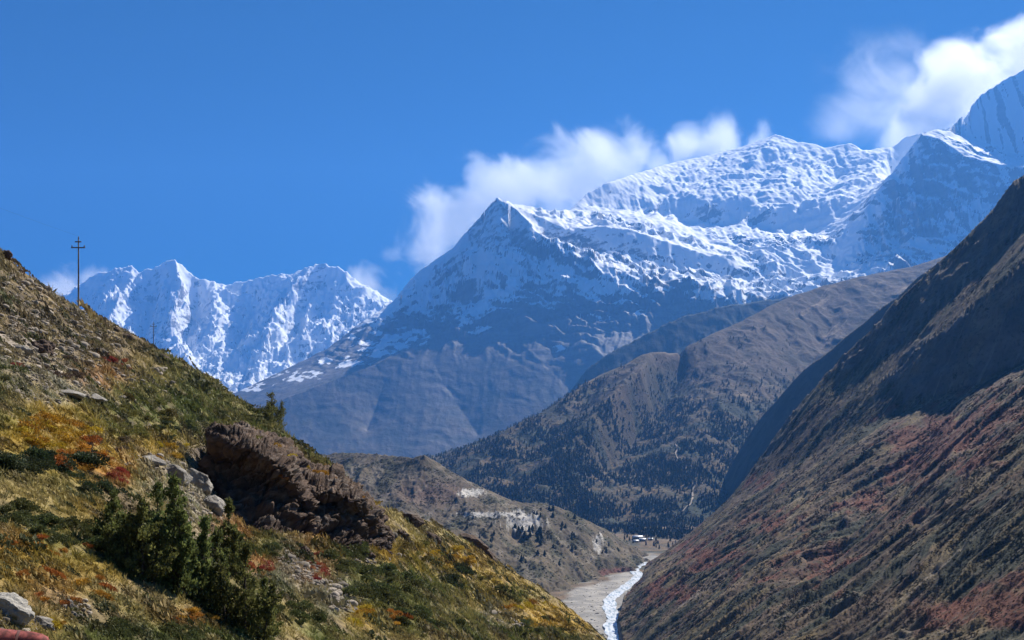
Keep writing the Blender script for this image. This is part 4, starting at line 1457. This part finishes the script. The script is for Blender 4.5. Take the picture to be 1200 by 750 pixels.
# ------------------------------------------------------------------ village across the valley
M_roof = flat_mat('pale_metal_roof', (0.72, 0.74, 0.77), 0.4, 0.4, 0, 0.1)
M_hut = flat_mat('stone_house_wall', (0.34, 0.30, 0.26), 0.9, 0.1)
M_glass = flat_mat('dark_window', (0.04, 0.045, 0.05), 0.3, 0.5)


def house(px, py, L, W, H, rz, label):
    h = F_valley.cast(px, py)
    e = tag(empty('house', h), label, 'house')
    e.rotation_euler = (0, 0, rz)
    co, q, t = box_arrays(-L / 2, L / 2, -W / 2, W / 2, -1.5, H)
    make_mesh('wall', co, q, M_hut, e)
    o, r = 0.7, H + W * 0.30
    co = np.array([(-L / 2 - o, -W / 2 - o, H - .1), (L / 2 + o, -W / 2 - o, H - .1), (L / 2 + o, 0, r), (-L / 2 - o, 0, r), (-L / 2 - o, W / 2 + o, H - .1), (L / 2 + o, W / 2 + o, H - .1)])
    co = np.concatenate([co, co - [0, 0, .25]])
    q = [(0, 1, 2, 3), (3, 2, 5, 4), (7, 6, 9, 8), (8, 9, 10, 11), (0, 6, 7, 1), (4, 5, 11, 10), (0, 3, 9, 6), (3, 4, 10, 9), (1, 7, 8, 2), (2, 8, 11, 5)]
    make_mesh('roof', co, np.array(q), M_roof, e)
    n = max(2, int(L / 4))
    for k in range(n):
        x = -L / 2 + (k + 0.5) * L / n
        co, q, t = box_arrays(x - .6, x + .6, -W / 2 - .12, -W / 2 + .05, 1.0, 2.3)
        make_mesh('window', co, q, M_glass, e)


house(747, 632.0, 20, 9, 5.0, 0.15, 'largest pale roofed house by the river flats, left of the others')
house(753, 634.0, 12, 7, 3.4, -0.2, 'small pale roofed house in front of the largest one')
house(745, 635.5, 10, 6, 3.2, 0.3, 'lowest small house at the near edge of the hamlet')
house(762, 633.2, 9, 6, 3.0, 0.1, 'single small house at the right end, beside the pale road')

# ------------------------------------------------------------------ trees and bushes of the hillside
M_juniper = leaf_mat('juniper_leaf', (0.135, 0.150, 0.046), 0.7, 0.3, 0.4)
M_trunk = flat_mat('juniper_bark', (0.085, 0.065, 0.05), 0.9, 0.1)


def juniper(base, h, w, seed, label, bare=0.12, group=None, density=1.0, name='juniper_tree', stems=5):
    """several thin stems, each with its own ragged spire"""
    rs = np.random.RandomState(seed)
    e = tag(empty(name, tuple(base)), label, 'tree', group)
    specs, cs, ds, sh = [], [], [], []
    for q in range(stems):
        if q == 0:
            hh, off, ww = h, np.zeros(2), w * (0.85 if stems > 1 else 0.9)
        else:
            a = rs.uniform(0, 6.283)
            hh, off, ww = h * rs.uniform(0.42, 0.78), np.array([math.cos(a), math.sin(a)]) * w * rs.uniform(0.16, 0.36), w * rs.uniform(0.5, 0.8)
        lean = off * 0.35 + rs.normal(size=2) * 0.03 * h
        ax = lambda t: np.array([off[0] + lean[0] * t, off[1] + lean[1] * t, -0.3 * (1 - t) + hh * t])
        specs.append(([ax(t) for t in (0, .25, .5, .75, .99)], [hh * .026, hh * .020, hh * .014, hh * .008, hh * .002]))
        nb = int(40 * density * (0.5 + 0.5 * hh / h))
        for k in range(nb):
            t = rs.uniform(0.03, 0.97)
            a = rs.uniform(0, 6.283)
            prof = (1 - t) ** 0.85 * (0.7 + 0.3 * math.sin(t * 11 + seed + q)) + 0.05
            Lb = ww * 0.5 * prof * rs.uniform(0.45, 1.35)
            o = ax(t)
            d = np.array([math.cos(a), math.sin(a), rs.uniform(0.25, 1.0)])
            specs.append(([o, o + d * Lb * .5 - [0, 0, .02 * hh], o + d * Lb], [h * .006, h * .004, h * .0015]))
            m = int(58 * (0.35 + 1.2 * Lb / (w * 0.5)) * density)
            f_ = rs.uniform(0.25, 1.05, m)
            cs.append(o + d * Lb * f_[:, None] + rs.normal(size=(m, 3)) * (0.045 * w * (0.4 + 0.6 * (1 - f_)))[:, None] * np.array([1, 1, 1.3]))
            ds.append(np.repeat((d * .5 + [0, 0, .8])[None], m, 0))
            sh.append(np.repeat(rs.uniform(.55, 1.45) * rs.uniform(.6, 1.4, m), 4))
        m = int(50 * density)
        t = rs.uniform(0.72, 1.0, m)
        cs.append(np.array([ax(x) for x in t]) + rs.normal(size=(m, 3)) * 0.018 * w)
        ds.append(np.repeat(np.array([[0, 0, 1.0]]), m, 0))
        sh.append(np.repeat(rs.uniform(.6, 1.2, m), 4))
    tubes('trunk', specs, M_trunk, e, 6)
    co, q = leaf_quads(np.concatenate(cs), np.concatenate(ds), 0.055 * h ** .5 * 1.2, 0.026 * h ** .5 * 1.2, rs)
    c = make_mesh('crown', co, q, M_juniper, e)
    add_attr(c, 'shade', np.concatenate(sh))
    return e


for k, (px, py, hpx, wpx, lab) in enumerate([
        (207, 692, 136, 84, 'tallest juniper, with a thin dark leader, standing at the middle of the clump'),
        (286, 741, 104, 84, 'juniper at the lower right end of the clump, above the bottom edge'),
        (252, 716, 96, 80, 'full juniper between the tallest tree and the lower right end of the clump'),
        (168, 682, 96, 86, 'broad juniper close on the left of the tallest one'),
        (131, 652, 74, 80, 'low spreading juniper at the upper left end of the clump'),
        (268, 668, 82, 44, 'slim juniper beside the sandy boulder, uphill in the clump'),
        (186, 640, 72, 60, 'dark juniper behind the tallest one, toward the flat grey ledge'),
        (230, 700, 66, 60, 'short bushy juniper in front of the tallest one'),
        (308, 744, 66, 52, 'small juniper outermost on the right of the clump'),
        (150, 664, 54, 60, 'small juniper half hidden between the broad and the spreading one')]):
    h = on_hill(px, py)
    D = h[1]
    juniper(h, hpx / F * D, wpx / F * D, 300 + k, lab, density=1.15)
_h = on_hill(318, 503)
juniper(np.array(P(319, 503, 122)), 42 / F * 122, 44 / F * 122, 331, 'round dark juniper standing alone on the skyline above the big crag', density=1.3, stems=5)
for k, (px, py, hpx, wpx, lab) in enumerate([(604, 706, 26, 22, 'dark pointed juniper alone among the golden grass near the river'), (664, 731, 14, 9, 'small dark juniper at the edge of the golden slope, nearest the gravel bar'),
                                            (594, 700, 16, 16, 'small juniper touching the dark pointed one on its left')]):
    h = on_hill(px, py)
    juniper(h, hpx / F * h[1], wpx / F * h[1], 340 + k, lab, density=0.8, stems=3)

# low bushes: prototypes of each kind, copied with their own size and turn
KIND = {
    'green': ('green_bush', (0.095, 0.105, 0.036)), 'dark': ('dark_juniper_bush', (0.050, 0.064, 0.028)), 'gold': ('golden_bush', (0.42, 0.27, 0.030)),
    'orange': ('orange_bush', (0.42, 0.19, 0.035)), 'red': ('red_bush', (0.33, 0.085, 0.045)), 'brown': ('brown_bush', (0.13, 0.09, 0.06)), 'olive': ('olive_bush', (0.17, 0.15, 0.045)),
}
PROTO = {}
SPOTS = []


def bush(kind, pos, size, label, group, rs):
    nm, colr = KIND[kind]
    v = rs.randint(0, 3)
    key = (kind, v)
    if key not in PROTO:
        co, q, sh = shrub_arrays(500 + 7 * len(PROTO), 900, 0.075, 1.0, 0.8, 9)
        me = make_mesh(nm, co, q, leaf_mat(nm + '_leaf', colr) if v == 0 or (kind, 0) not in PROTO else PROTO[(kind, 0)].data.materials[0])
        add_attr(me, 'shade', sh)
        PROTO[key] = me
        o = me
    else:
        o = PROTO[key].copy()
        COL.objects.link(o)
    o.location = pos
    o.rotation_euler = (rs.normal() * 0.1, R(-20) + rs.normal() * 0.1, rs.uniform(0, 6.28))
    o.rotation_mode = 'XYZ'
    size *= 1.2
    o.scale = (size * rs.uniform(.9, 1.25), size * rs.uniform(.9, 1.25), size * rs.uniform(.95, 1.35))
    SPOTS.append((pos[0], pos[1], size))
    tag(o, label, 'bush', group)


rs_ = np.random.RandomState(17)
# (px, py, rx, ry, n, kind, radius in pixels lo, hi, label, group)
BUSHES = [
    (45, 545, 62, 13, 26, 'dark', 12, 19, 'dark green juniper bush in the band crossing the slope left of the tall junipers', 'dark bushes in the band on the left'),
    (110, 575, 20, 10, 5, 'dark', 9, 14, 'dark green juniper bush at the right end of the dark band', 'dark bushes at the end of the band'),
    (62, 508, 46, 18, 28, 'gold', 8, 14, 'golden yellow bush above the dark green band', 'golden bushes above the dark band'),
    (92, 536, 38, 17, 22, 'orange', 8, 14, 'orange bush between the golden bushes and the dark band', 'orange bushes on the left slope'),
    (133, 558, 11, 9, 5, 'red', 7, 11, 'rusty red bush at the end of the orange patch', 'red bushes at the end of the orange patch'),
    (125, 430, 26, 10, 8, 'red', 4, 8, 'dull red bush on the brown upper slope under the poles', 'red bushes on the upper slope'),
    (27, 428, 10, 6, 3, 'red', 4, 7, 'small red bush beside the boulder under the high trail', 'red bushes under the high trail'),
    (120, 525, 26, 14, 9, 'brown', 6, 11, 'bare brownish purple bush right of the golden ones', 'brown bushes near the golden ones'),
    (80, 432, 40, 14, 10, 'brown', 5, 9, 'bare brown bush on the upper slope below the trail', 'brown bushes on the upper slope'),
    (14, 440, 16, 14, 6, 'green', 6, 10, 'green bush under the high trail at the left edge', 'green bushes under the high trail'),
    (160, 490, 55, 24, 24, 'olive', 6, 11, 'olive green bush on the slope left of the big crag', 'olive bushes left of the crag'),
    (205, 505, 26, 14, 8, 'dark', 5, 9, 'dark green bush right above the flat grey ledge stone', 'dark bushes above the ledge stone'),
    (195, 530, 30, 10, 8, 'gold', 5, 9, 'yellow bush around the flat grey ledge stone', 'yellow bushes around the ledge stone'),
    (36, 612, 54, 14, 20, 'green', 10, 16, 'green bush in the lower of the two green bands at the left', 'green bushes in the lower band'),
    (100, 632, 44, 16, 16, 'green', 10, 16, 'green bush running from the lower band to the junipers', 'green bushes toward the junipers'),
    (65, 640, 60, 14, 9, 'orange', 6, 11, 'rusty orange heath bush below the green bands', 'orange heath below the green bands'),
    (70, 690, 60, 24, 12, 'orange', 7, 12, 'tawny heath bush in the straw slope near the bottom left', 'tawny heath near the bottom left'),
    (60, 732, 16, 7, 4, 'gold', 9, 14, 'bright yellow bush at the end of the red pipe', 'yellow bushes by the red pipe'),
    (120, 742, 34, 7, 8, 'green', 10, 16, 'fresh green bush along the bottom edge, left of the clump of junipers', 'green bushes along the bottom edge'),
    (215, 744, 36, 6, 8, 'green', 10, 16, 'fresh green bush on the bottom edge under the junipers', 'green bushes under the junipers'),
    (232, 724, 40, 8, 8, 'orange', 7, 11, 'rust coloured bush between the junipers and the bottom edge', 'rusty bushes under the junipers'),
    (345, 722, 34, 16, 10, 'green', 9, 15, 'green bush on the grassy ground right of the clump of junipers', 'green bushes right of the junipers'),
    (302, 645, 22, 10, 7, 'green', 7, 12, 'green bush at the foot of the big crag', 'green bushes at the foot of the crag'),
    (300, 664, 18, 8, 6, 'red', 6, 9, 'red bush in the hollow below the big crag', 'red bushes below the big crag'),
    (372, 665, 10, 24, 8, 'red', 5, 9, 'pinkish red bush along the upper edge of the stony scree', 'red bushes along the scree'),
    (403, 655, 24, 16, 14, 'green', 9, 15, 'green bush right of the red scree edge, below the lower crag', 'green bushes below the lower crag'),
    (384, 622, 12, 10, 5, 'orange', 6, 10, 'orange bush in the notch between the two crags', 'orange bushes between the crags'),
    (395, 548, 16, 6, 5, 'gold', 4, 7, 'small golden bush on top of the lower crag', 'golden bushes on the crag top'),
    (440, 688, 46, 18, 22, 'green', 10, 16, 'broad green bush in the middle of the lower golden slope', 'green bushes in the middle of the lower slope'),
    (425, 725, 20, 10, 5, 'gold', 8, 12, 'yellow bush at the tail of the stony scree', 'yellow bushes at the tail of the scree'),
    (466, 730, 12, 8, 4, 'orange', 7, 11, 'orange bush among the lowest green ones', 'orange bushes near the lower edge'),
    (500, 728, 44, 14, 11, 'green', 8, 14, 'dull green bush along the lower edge toward the pale stones', 'green bushes along the lower edge'),
    (538, 678, 22, 12, 6, 'dark', 8, 13, 'dark rounded bush below the skyline ledges', 'dark bushes below the skyline ledges'),
    (480, 650, 36, 12, 9, 'olive', 6, 10, 'olive bush on the golden ground under the first ledges', 'olive bushes under the ledges'),
    (530, 655, 34, 10, 9, 'gold', 5, 9, 'golden bush just under the long skyline ledge', 'golden bushes under the long ledge'),
    (575, 690, 30, 12, 9, 'olive', 5, 9, 'olive bush left of the dark pointed juniper', 'olive bushes by the pointed juniper'),
    (625, 715, 36, 9, 10, 'gold', 4, 8, 'golden bush on the last slope before the river', 'golden bushes before the river'),
    (630, 735, 40, 10, 10, 'green', 5, 9, 'green bush on the last slope before the river', 'green bushes before the river'),
]
for (px, py, rx, ry, n, kind, lo, hi, lab, grp) in BUSHES:
    for k in range(n):
        for _ in range(6):
            a, r = rs_.uniform(0, 6.28), math.sqrt(rs_.uniform(0, 1))
            h = on_hill(px + rx * r * math.cos(a), py + ry * r * math.sin(a))
            if h is not None and h[1] < 330:
                break
        else:
            continue
        bush(kind, h + [0, 0, -0.05], rs_.uniform(lo, hi) / F * h[1], lab, grp, rs_)

for px, py, D, kind, sz in [(300, 516, 87, 'olive', .7), (318, 524, 89, 'gold', .55), (276, 512, 87, 'olive', .6), (340, 538, 91, 'gold', .6), (356, 548, 97, 'gold', .6), (376, 558, 97, 'gold', .7), (388, 564, 97, 'orange', .5), (404, 576, 99, 'olive', .6), (420, 585, 99, 'gold', .5), (330, 560, 80.5, 'orange', .45), (430, 600, 98, 'olive', .6)]:
    bush(kind, np.array(P(px, py, D)), sz, 'small %s bush growing in the cracks on the brown crags' % {'olive': 'olive', 'gold': 'golden', 'orange': 'orange'}[kind], '%s bushes growing on the crags' % {'olive': 'olive', 'gold': 'golden', 'orange': 'orange'}[kind], rs_)

# grass and low heath of the hillside: ground cover
rs_ = np.random.RandomState(23)
f = F_hill
_PX, _PY = f.UU, HZ - f.Z / f.DD * F
_vis = np.clip(-(np.diff(_PY, axis=0)), 0, None) + 0.03
_vis = np.concatenate([_vis, _vis[-1:]], 0)
_inside = (f.UU > -220) & (f.UU < 730) & (_PY < 790) & (f.DD > 15)
_tint = np.zeros(f.Z.size * 4, np.float32)
bpy.data.objects['hillside'].data.attributes['tint'].data.foreach_get('color', _tint)
_tint = _tint.reshape(-1, 4)[:, :3]
_gx, _gy = slope_of(f)


def cover(n, wfun, jitter=True):
    w = (_vis * _inside * wfun).ravel()
    pick = rs_.choice(w.size, n, p=w / w.sum())
    x, y = f.X.ravel()[pick], f.DD.ravel()[pick]
    keep = np.ones(n, bool)
    for sx, sy, sr in SPOTS:                      # open ground under the bushes
        keep &= (x - sx) ** 2 + (y - sy) ** 2 > (0.85 * sr) ** 2
    pick = pick[keep]
    pos = np.stack([f.X.ravel()[pick], f.DD.ravel()[pick], f.Z.ravel()[pick]], 1)
    return pick, pos


_w = np.clip(f.DD / 60, 0.3, 3) ** 0.5 * (np.hypot(_gx, _gy) < 1.5)
pick, pos = cover(31000, _w * (1 - 0.85 * f.bare))
n = len(pick)
_tf = [tuft_arrays(700 + k) for k in range(5)]
colr = _tint[pick] * rs_.uniform(0.8, 1.5, (n, 1)) * np.array([0.97, 1.0, 0.82])
scatter_mesh('grass', _tf, rs_.randint(0, 5, n), pos, np.exp(rs_.normal(-1.4, 0.3, n)) * np.clip(pos[:, 1] / 50, .55, 2.2), rs_.uniform(0, 6.28, n), colr, leaf_mat('dry_grass', None, 0.8, 0, 0.3),
             np.stack([_gx.ravel()[pick], _gy.ravel()[pick]], 1))
pick, pos = cover(9000, _w * (1 - 0.5 * f.bare) * (0.4 + 1.2 * (fbm(f.X / 6, f.DD / 9, 4, seed=151) > 0.05)))
n = len(pick)
_sf = [shrub_arrays(720 + k, 84, 0.17, 1.0, 0.65, 6) for k in range(5)]
colr = _tint[pick] * np.array([0.9, 0.9, 0.8]) * rs_.uniform(0.5, 1.35, (n, 1))
_dk = rs_.uniform(size=n) < 0.22
colr[_dk] = np.array((0.075, 0.078, 0.03)) * rs_.uniform(0.6, 1.4, (_dk.sum(), 1))
scatter_mesh('heath', _sf, rs_.randint(0, 5, n), pos, np.exp(rs_.normal(-1.1, 0.42, n)) * np.clip(pos[:, 1] / 60, .5, 2.3), rs_.uniform(0, 6.28, n), colr, leaf_mat('heath_leaf', None, 0.8, 0, 0.2),
             np.stack([_gx.ravel()[pick], _gy.ravel()[pick]], 1))

# ------------------------------------------------------------------ scrub on the far mountainside, trees on the moraine, forest on the ridge
def field_points(f, n, wfun, rs, box):
    PX, PY = f.UU, HZ - f.Z / f.DD * F
    vis = np.clip(-np.diff(PY, axis=0), 0, None)
    vis = np.concatenate([vis, vis[-1:]], 0)
    w = vis * wfun * (PX > box[0]) * (PX < box[1]) * (PY < box[3]) * (PY > box[2])
    w = w.ravel()
    pick = rs.choice(w.size, n, p=w / w.sum())
    du, dd = (f.u[1] - f.u[0]) / F, 0
    pos = np.stack([f.X.ravel()[pick] + rs.uniform(-.5, .5, n) * du * f.DD.ravel()[pick], f.DD.ravel()[pick], f.Z.ravel()[pick]], 1)
    return pick, pos


f = F_right
_t = np.zeros(f.Z.size * 4, np.float32)
bpy.data.objects['mountainside'].data.attributes['tint'].data.foreach_get('color', _t)
_t = _t.reshape(-1, 4)[:, :3]
pick, pos = field_points(f, 46000, (1 - 0.9 * f.cliff) * (0.25 + smooth(-0.1, 0.3, fbm(f.X / 35, f.DD / 50, 4, seed=161))), rs_, (690, 1300, 180, 830))
n = len(pick)
colr = _t[pick] * np.array([0.75, 0.75, 0.7]) * rs_.uniform(0.5, 1.35, (n, 1))
_dk = rs_.uniform(size=n) < 0.35
colr[_dk] = np.array((0.045, 0.047, 0.026)) * rs_.uniform(0.6, 1.4, (_dk.sum(), 1))
_ss = [shrub_arrays(740 + k, 36, 0.26, 1.0, 0.7, 6) for k in range(5)]
_gx, _gy = slope_of(f)
scatter_mesh('scrub', _ss, rs_.randint(0, 5, n), pos, np.exp(rs_.normal(-0.45, 0.45, n)) * np.clip(pos[:, 1] / 700, .5, 1.4), rs_.uniform(0, 6.28, n), colr, leaf_mat('scrub_leaf', None, 0.8, 0, 0.15),
             np.clip(np.stack([_gx.ravel()[pick], _gy.ravel()[pick]], 1), -1.2, 1.2))


def far_conifer(seed, tiers=6, n=7):
    """ragged little conifer, one unit tall"""
    rs = np.random.RandomState(seed)
    co, q = [], []
    for t in range(tiers):
        z = 0.12 + 0.82 * t / tiers
        r = 0.24 * (1 - t / tiers) ** 0.8 + 0.03
        for k in range(n):
            a = 6.283 * (k + rs.uniform(0, .6)) / n
            rr = r * rs.uniform(.6, 1.25)
            d = np.array([math.cos(a), math.sin(a), 0])
            s = np.array([-math.sin(a), math.cos(a), 0]) * rr * .55
            top = np.array([0, 0, z + 0.18])
            b = len(co)
            co += [top, d * rr * .7 + s + [0, 0, z + 0.02], d * rr + [0, 0, z - 0.05], d * rr * .7 - s + [0, 0, z + 0.02]]
            q.append((b, b + 1, b + 2, b + 3))
    return np.array(co), np.array(q), np.repeat(rs.uniform(.7, 1.3, len(q)), 4)


_cf = [far_conifer(760 + k) for k in range(5)]
f = F_ridge
_wf = smooth(-0.4, 0.2, fbm(f.X / 140, f.DD / 140, 5, seed=77)) * (1 - 0.97 * smooth(60, 330, f.Z + 120 * fbm(f.X / 260, f.DD / 260, 4, seed=71)))
pick, pos = field_points(f, 19000, _wf + 0.06 * (f.Z < 350), rs_, (430, 1100, 380, 640))
n = len(pick)
scatter_mesh('forest', _cf, rs_.randint(0, 5, n), pos + [0, 0, -0.5], rs_.uniform(7, 15, n), rs_.uniform(0, 6.28, n), np.array((0.052, 0.057, 0.034)) * rs_.uniform(.7, 1.4, (n, 1)) * np.where(rs_.uniform(size=(n, 1)) < .10, np.array([[2.6, 1.7, 1.0]]), 1.0), leaf_mat('conifer_needles', None, 0.8, 0, 0.1))
pick, pos = field_points(F_ridge, 5500, 1.0 * (f.Z < 330), rs_, (430, 1100, 380, 640))
n = len(pick)
scatter_mesh('scrub', _ss, rs_.randint(0, 5, n), pos, np.exp(rs_.normal(0.9, 0.4, n)), rs_.uniform(0, 6.28, n), np.array((0.065, 0.055, 0.035)) * rs_.uniform(.6, 1.6, (n, 1)), bpy.data.materials['scrub_leaf'])
f = F_moraine
pick, pos = field_points(f, 5200, 0.2 + smooth(-0.1, 0.3, fbm(f.X / 40, f.DD / 60, 5, seed=103)), rs_, (380, 780, 520, 690))
n = len(pick)
scatter_mesh('scrub', _ss, rs_.randint(0, 5, n), pos, np.exp(rs_.normal(0.25, 0.4, n)), rs_.uniform(0, 6.28, n), np.array((0.07, 0.062, 0.035)) * rs_.uniform(.5, 1.6, (n, 1)), bpy.data.materials['scrub_leaf'])
f = F_valley
pick, pos = field_points(f, 1500, 1.0 * (np.abs(HZ - f.Z / f.DD * F - 622 - (f.UU - 750) * 0.12) < 6) + 0.04, rs_, (690, 860, 612, 645))
n = len(pick)
scatter_mesh('forest', _cf, rs_.randint(0, 5, n), pos, rs_.uniform(6, 12, n), rs_.uniform(0, 6.28, n), np.array((0.032, 0.040, 0.024)) * rs_.uniform(.6, 1.5, (n, 1)), bpy.data.materials['conifer_needles'])

pick, pos = field_points(f, 900, 1.0 * (np.abs(f.UU - 695) < 45), rs_, (655, 760, 656, 752))
n = len(pick)
scatter_mesh('river_stones', _tm, rs_.randint(0, 4, n), pos, np.exp(rs_.normal(-0.6, 0.55, n)), rs_.uniform(0, 6.28, n), np.array((0.20, 0.185, 0.165)) * rs_.uniform(.4, 1.6, (n, 1)), bpy.data.materials['loose_stone'])

# single conifers one can tell apart on the moraine
M_far = leaf_mat('dark_needles', (0.042, 0.048, 0.026), 0.8, 0.4, 0.1)
_protos = []
for k in range(3):
    co, q, sh = far_conifer(790 + k, 9, 11)
    e = empty('conifer', (0, 0, 0))
    tubes('trunk', [([(0, 0, -.06), (0, 0, .5), (0, 0, .95)], (.03, .02, .005))], M_trunk, e, 6)
    c = make_mesh('crown', co, q, M_far, e)
    add_attr(c, 'shade', sh)
    _protos.append([e, False])


def conifer(px, py, hm, label, group):
    h = F_moraine.cast(px, py)
    if h is None:
        return
    pr = _protos[rs_.randint(0, 3)]
    s = (hm * rs_.uniform(1.1, 1.7), hm * rs_.uniform(1.1, 1.7), hm)
    rot = (0, 0, rs_.uniform(0, 6.28))
    if pr[1]:
        e = copy_tree(pr[0], h, rot, s)
    else:
        e, pr[1] = pr[0], True
        e.location, e.rotation_euler, e.scale = h, rot, s
    tag(e, label, 'tree', group)


for (cx, cy, rx, ry, n, lo, hi, lab, grp) in [(624, 628, 12, 9, 9, 9, 15, 'dark conifer crowded under the pale washed-out bank', 'conifers under the pale bank'), (640, 602, 14, 8, 7, 7, 11, 'dark conifer along the crest right of the pale bank', 'conifers on the moraine crest'),
                                              (668, 618, 14, 14, 9, 7, 12, 'dark conifer in the shaded gully right of the pale bank', 'conifers in the shaded gully'), (645, 650, 40, 16, 10, 7, 12, 'scattered conifer on the lower moraine slope above the gravel bar', 'conifers on the lower moraine'),
                                              (606, 622, 8, 6, 4, 7, 10, 'conifer at the left foot of the pale bank', 'conifers left of the pale bank'), (715, 640, 24, 12, 8, 6, 9, 'small conifer on the last moraine shoulder near the hamlet', 'conifers near the hamlet'),
                                              (560, 625, 30, 14, 6, 6, 9, 'lone conifer on the moraine slope below the road ledge', 'conifers below the road ledge')]:
    for _ in range(n):
        a, r = rs_.uniform(0, 6.28), math.sqrt(rs_.uniform(0, 1))
        conifer(cx + rx * r * math.cos(a), cy + ry * r * math.sin(a), 0.72 * rs_.uniform(lo, hi), lab, grp)

# ------------------------------------------------------------------ the air
def build_haze():
    x0, x1, y0, y1, z0, z1 = -16000, 16000, -1500, 17000, -420, 4850
    co = [(x, y, z) for z in (z0, z1) for y in (y0, y1) for x in (x0, x1)]
    fs = np.array([(0, 2, 3, 1), (4, 5, 7, 6), (0, 1, 5, 4), (2, 6, 7, 3), (0, 4, 6, 2), (1, 3, 7, 5)])
    m, nt, out = new_mat('haze')
    T = NT(nt)
    v = T.n('ShaderNodeVolumePrincipled')
    v.inputs['Color'].default_value = (*HAZE_COLOR, 1)
    v.inputs['Density'].default_value = HAZE_DENSITY
    v.inputs['Anisotropy'].default_value = 0.2
    nt.links.new(v.outputs[0], out.inputs['Volume'])
    o = make_mesh('haze', co, fs, m)
    o['kind'] = 'stuff'


build_haze()

# ------------------------------------------------------------------ clouds behind the peaks: real volumes, beyond the far side of the haze
def cloud(lobes, D, label, density=0.0022, edge=0.55, nscale=0.0011, seed=0.0):
    """lobes: (px, py, radius px, weight); a box of air whose density is lumpy round the lobes"""
    L = [(np.array(P(px, py, D + dd)), r / F * D, w) for px, py, r, w, dd in lobes]
    lo = np.min([c - r * 1.35 for c, r, w in L], 0)
    hi = np.max([c + r * 1.35 for c, r, w in L], 0)
    co, q, t = box_arrays(lo[0], hi[0], max(lo[1], 17100), hi[1], lo[2], hi[2])
    m, nt, out = new_mat('cloud_vapour')
    T = NT(nt)
    pos = T.n('ShaderNodeNewGeometry').outputs['Position']
    off = T.n('ShaderNodeVectorMath', operation='ADD')
    nt.links.new(pos, off.inputs[0])
    off.inputs[1].default_value = (seed * 1000, seed * 777, 0)
    wind = T.scale(off.outputs[0], (0.8, 0.9, 1.12), (0, R(-32), 0))
    n1 = T.noise(wind, nscale, 10, 0.68, 0.5)
    n1 = T.math('ADD', T.math('MULTIPLY', n1, 0.8), T.math('MULTIPLY', T.noise(wind, nscale * 0.42, 2, 0.5), 0.2))
    body = None
    for c, r, w in L:
        d = T.n('ShaderNodeVectorMath', operation='DISTANCE')
        nt.links.new(pos, d.inputs[0])
        d.inputs[1].default_value = tuple(c)
        v = T.math('MULTIPLY', T.math('SUBTRACT', 1.0, T.math('DIVIDE', d.outputs['Value'], r)), w)
        if body is None:
            body = v
        else:
            nd = T.n('ShaderNodeMath', operation='SMOOTH_MAX')
            nt.links.new(body, nd.inputs[0])
            nt.links.new(v, nd.inputs[1])
            nd.inputs[2].default_value = 0.15
            body = nd.outputs[0]
    k = T.math('ADD', body, T.math('MULTIPLY', T.math('SUBTRACT', n1, 0.49), 4.0))
    k = T.ramp(k, 0.0, edge, 0.0, density)
    v = T.n('ShaderNodeVolumePrincipled')
    v.inputs['Color'].default_value = (0.98, 0.98, 0.98, 1)
    v.inputs['Anisotropy'].default_value = 0.45
    nt.links.new(k, v.inputs['Density'])
    nt.links.new(v.outputs[0], out.inputs['Volume'])
    o = make_mesh('cloud', co, q, m)
    return tag(o, label, 'cloud')


cloud([(545, 262, 52, 1, 0), (580, 215, 42, 1, 300), (605, 225, 45, 1, 0), (650, 222, 50, 1, 200), (705, 190, 46, 1, 0), (735, 192, 40, 1, 300), (680, 215, 55, 1, 0), (510, 280, 40, .9, 300), (520, 250, 34, .8, 0), (770, 200, 30, .9, 200)], 18600,
      'long white cloud bank trailing left behind the sharp central peak', 0.0021, 0.8, 0.0011, 1.0)
cloud([(805, 170, 32, 1, 0), (850, 168, 34, 1, 200), (885, 168, 26, .9, 0), (830, 180, 34, 1, 0)], 18400, 'low white cloud cap on the crest of the broad snow massif', 0.0026, 0.75, 0.0013, 2.3)
cloud([(1122, 82, 40, 1, 0), (1165, 80, 42, 1, 200), (1212, 76, 46, 1, 0), (1108, 115, 42, 1, 100), (1080, 150, 38, 1, 0), (1060, 165, 30, .8, 200), (1140, 110, 50, 1, 300), (1190, 110, 50, 1, 0)], 18800,
      'tall billowing white cloud above the high pyramid at the right edge', 0.0024, 0.8, 0.0011, 4.1)
cloud([(1010, 120, 62, .8, 0), (1060, 90, 50, .8, 300), (985, 150, 40, .8, 0), (1045, 130, 55, .9, 100)], 18600, 'thin veil of torn cloud left of the tall billowing one', 0.00055, 1.3, 0.0011, 5.7)
cloud([(460, 296, 14, 1, 0), (490, 310, 14, .8, 0)], 18000, 'tiny detached wisp of cloud left of the central peak', 0.0010, 0.8, 0.0028, 7.2)
cloud([(432, 335, 22, 1, 0), (450, 348, 18, 1, 0), (418, 328, 14, .9, 0)], 18000, 'small white cloud clinging to the right shoulder of the left massif', 0.0026, 0.75, 0.0022, 8.4)
cloud([(70, 350, 34, 1, 0), (40, 360, 34, 1, 0), (110, 335, 20, .9, 0)], 18000, 'small white cloud behind the left massif, near the tall pole', 0.0022, 0.7, 0.0020, 9.9)
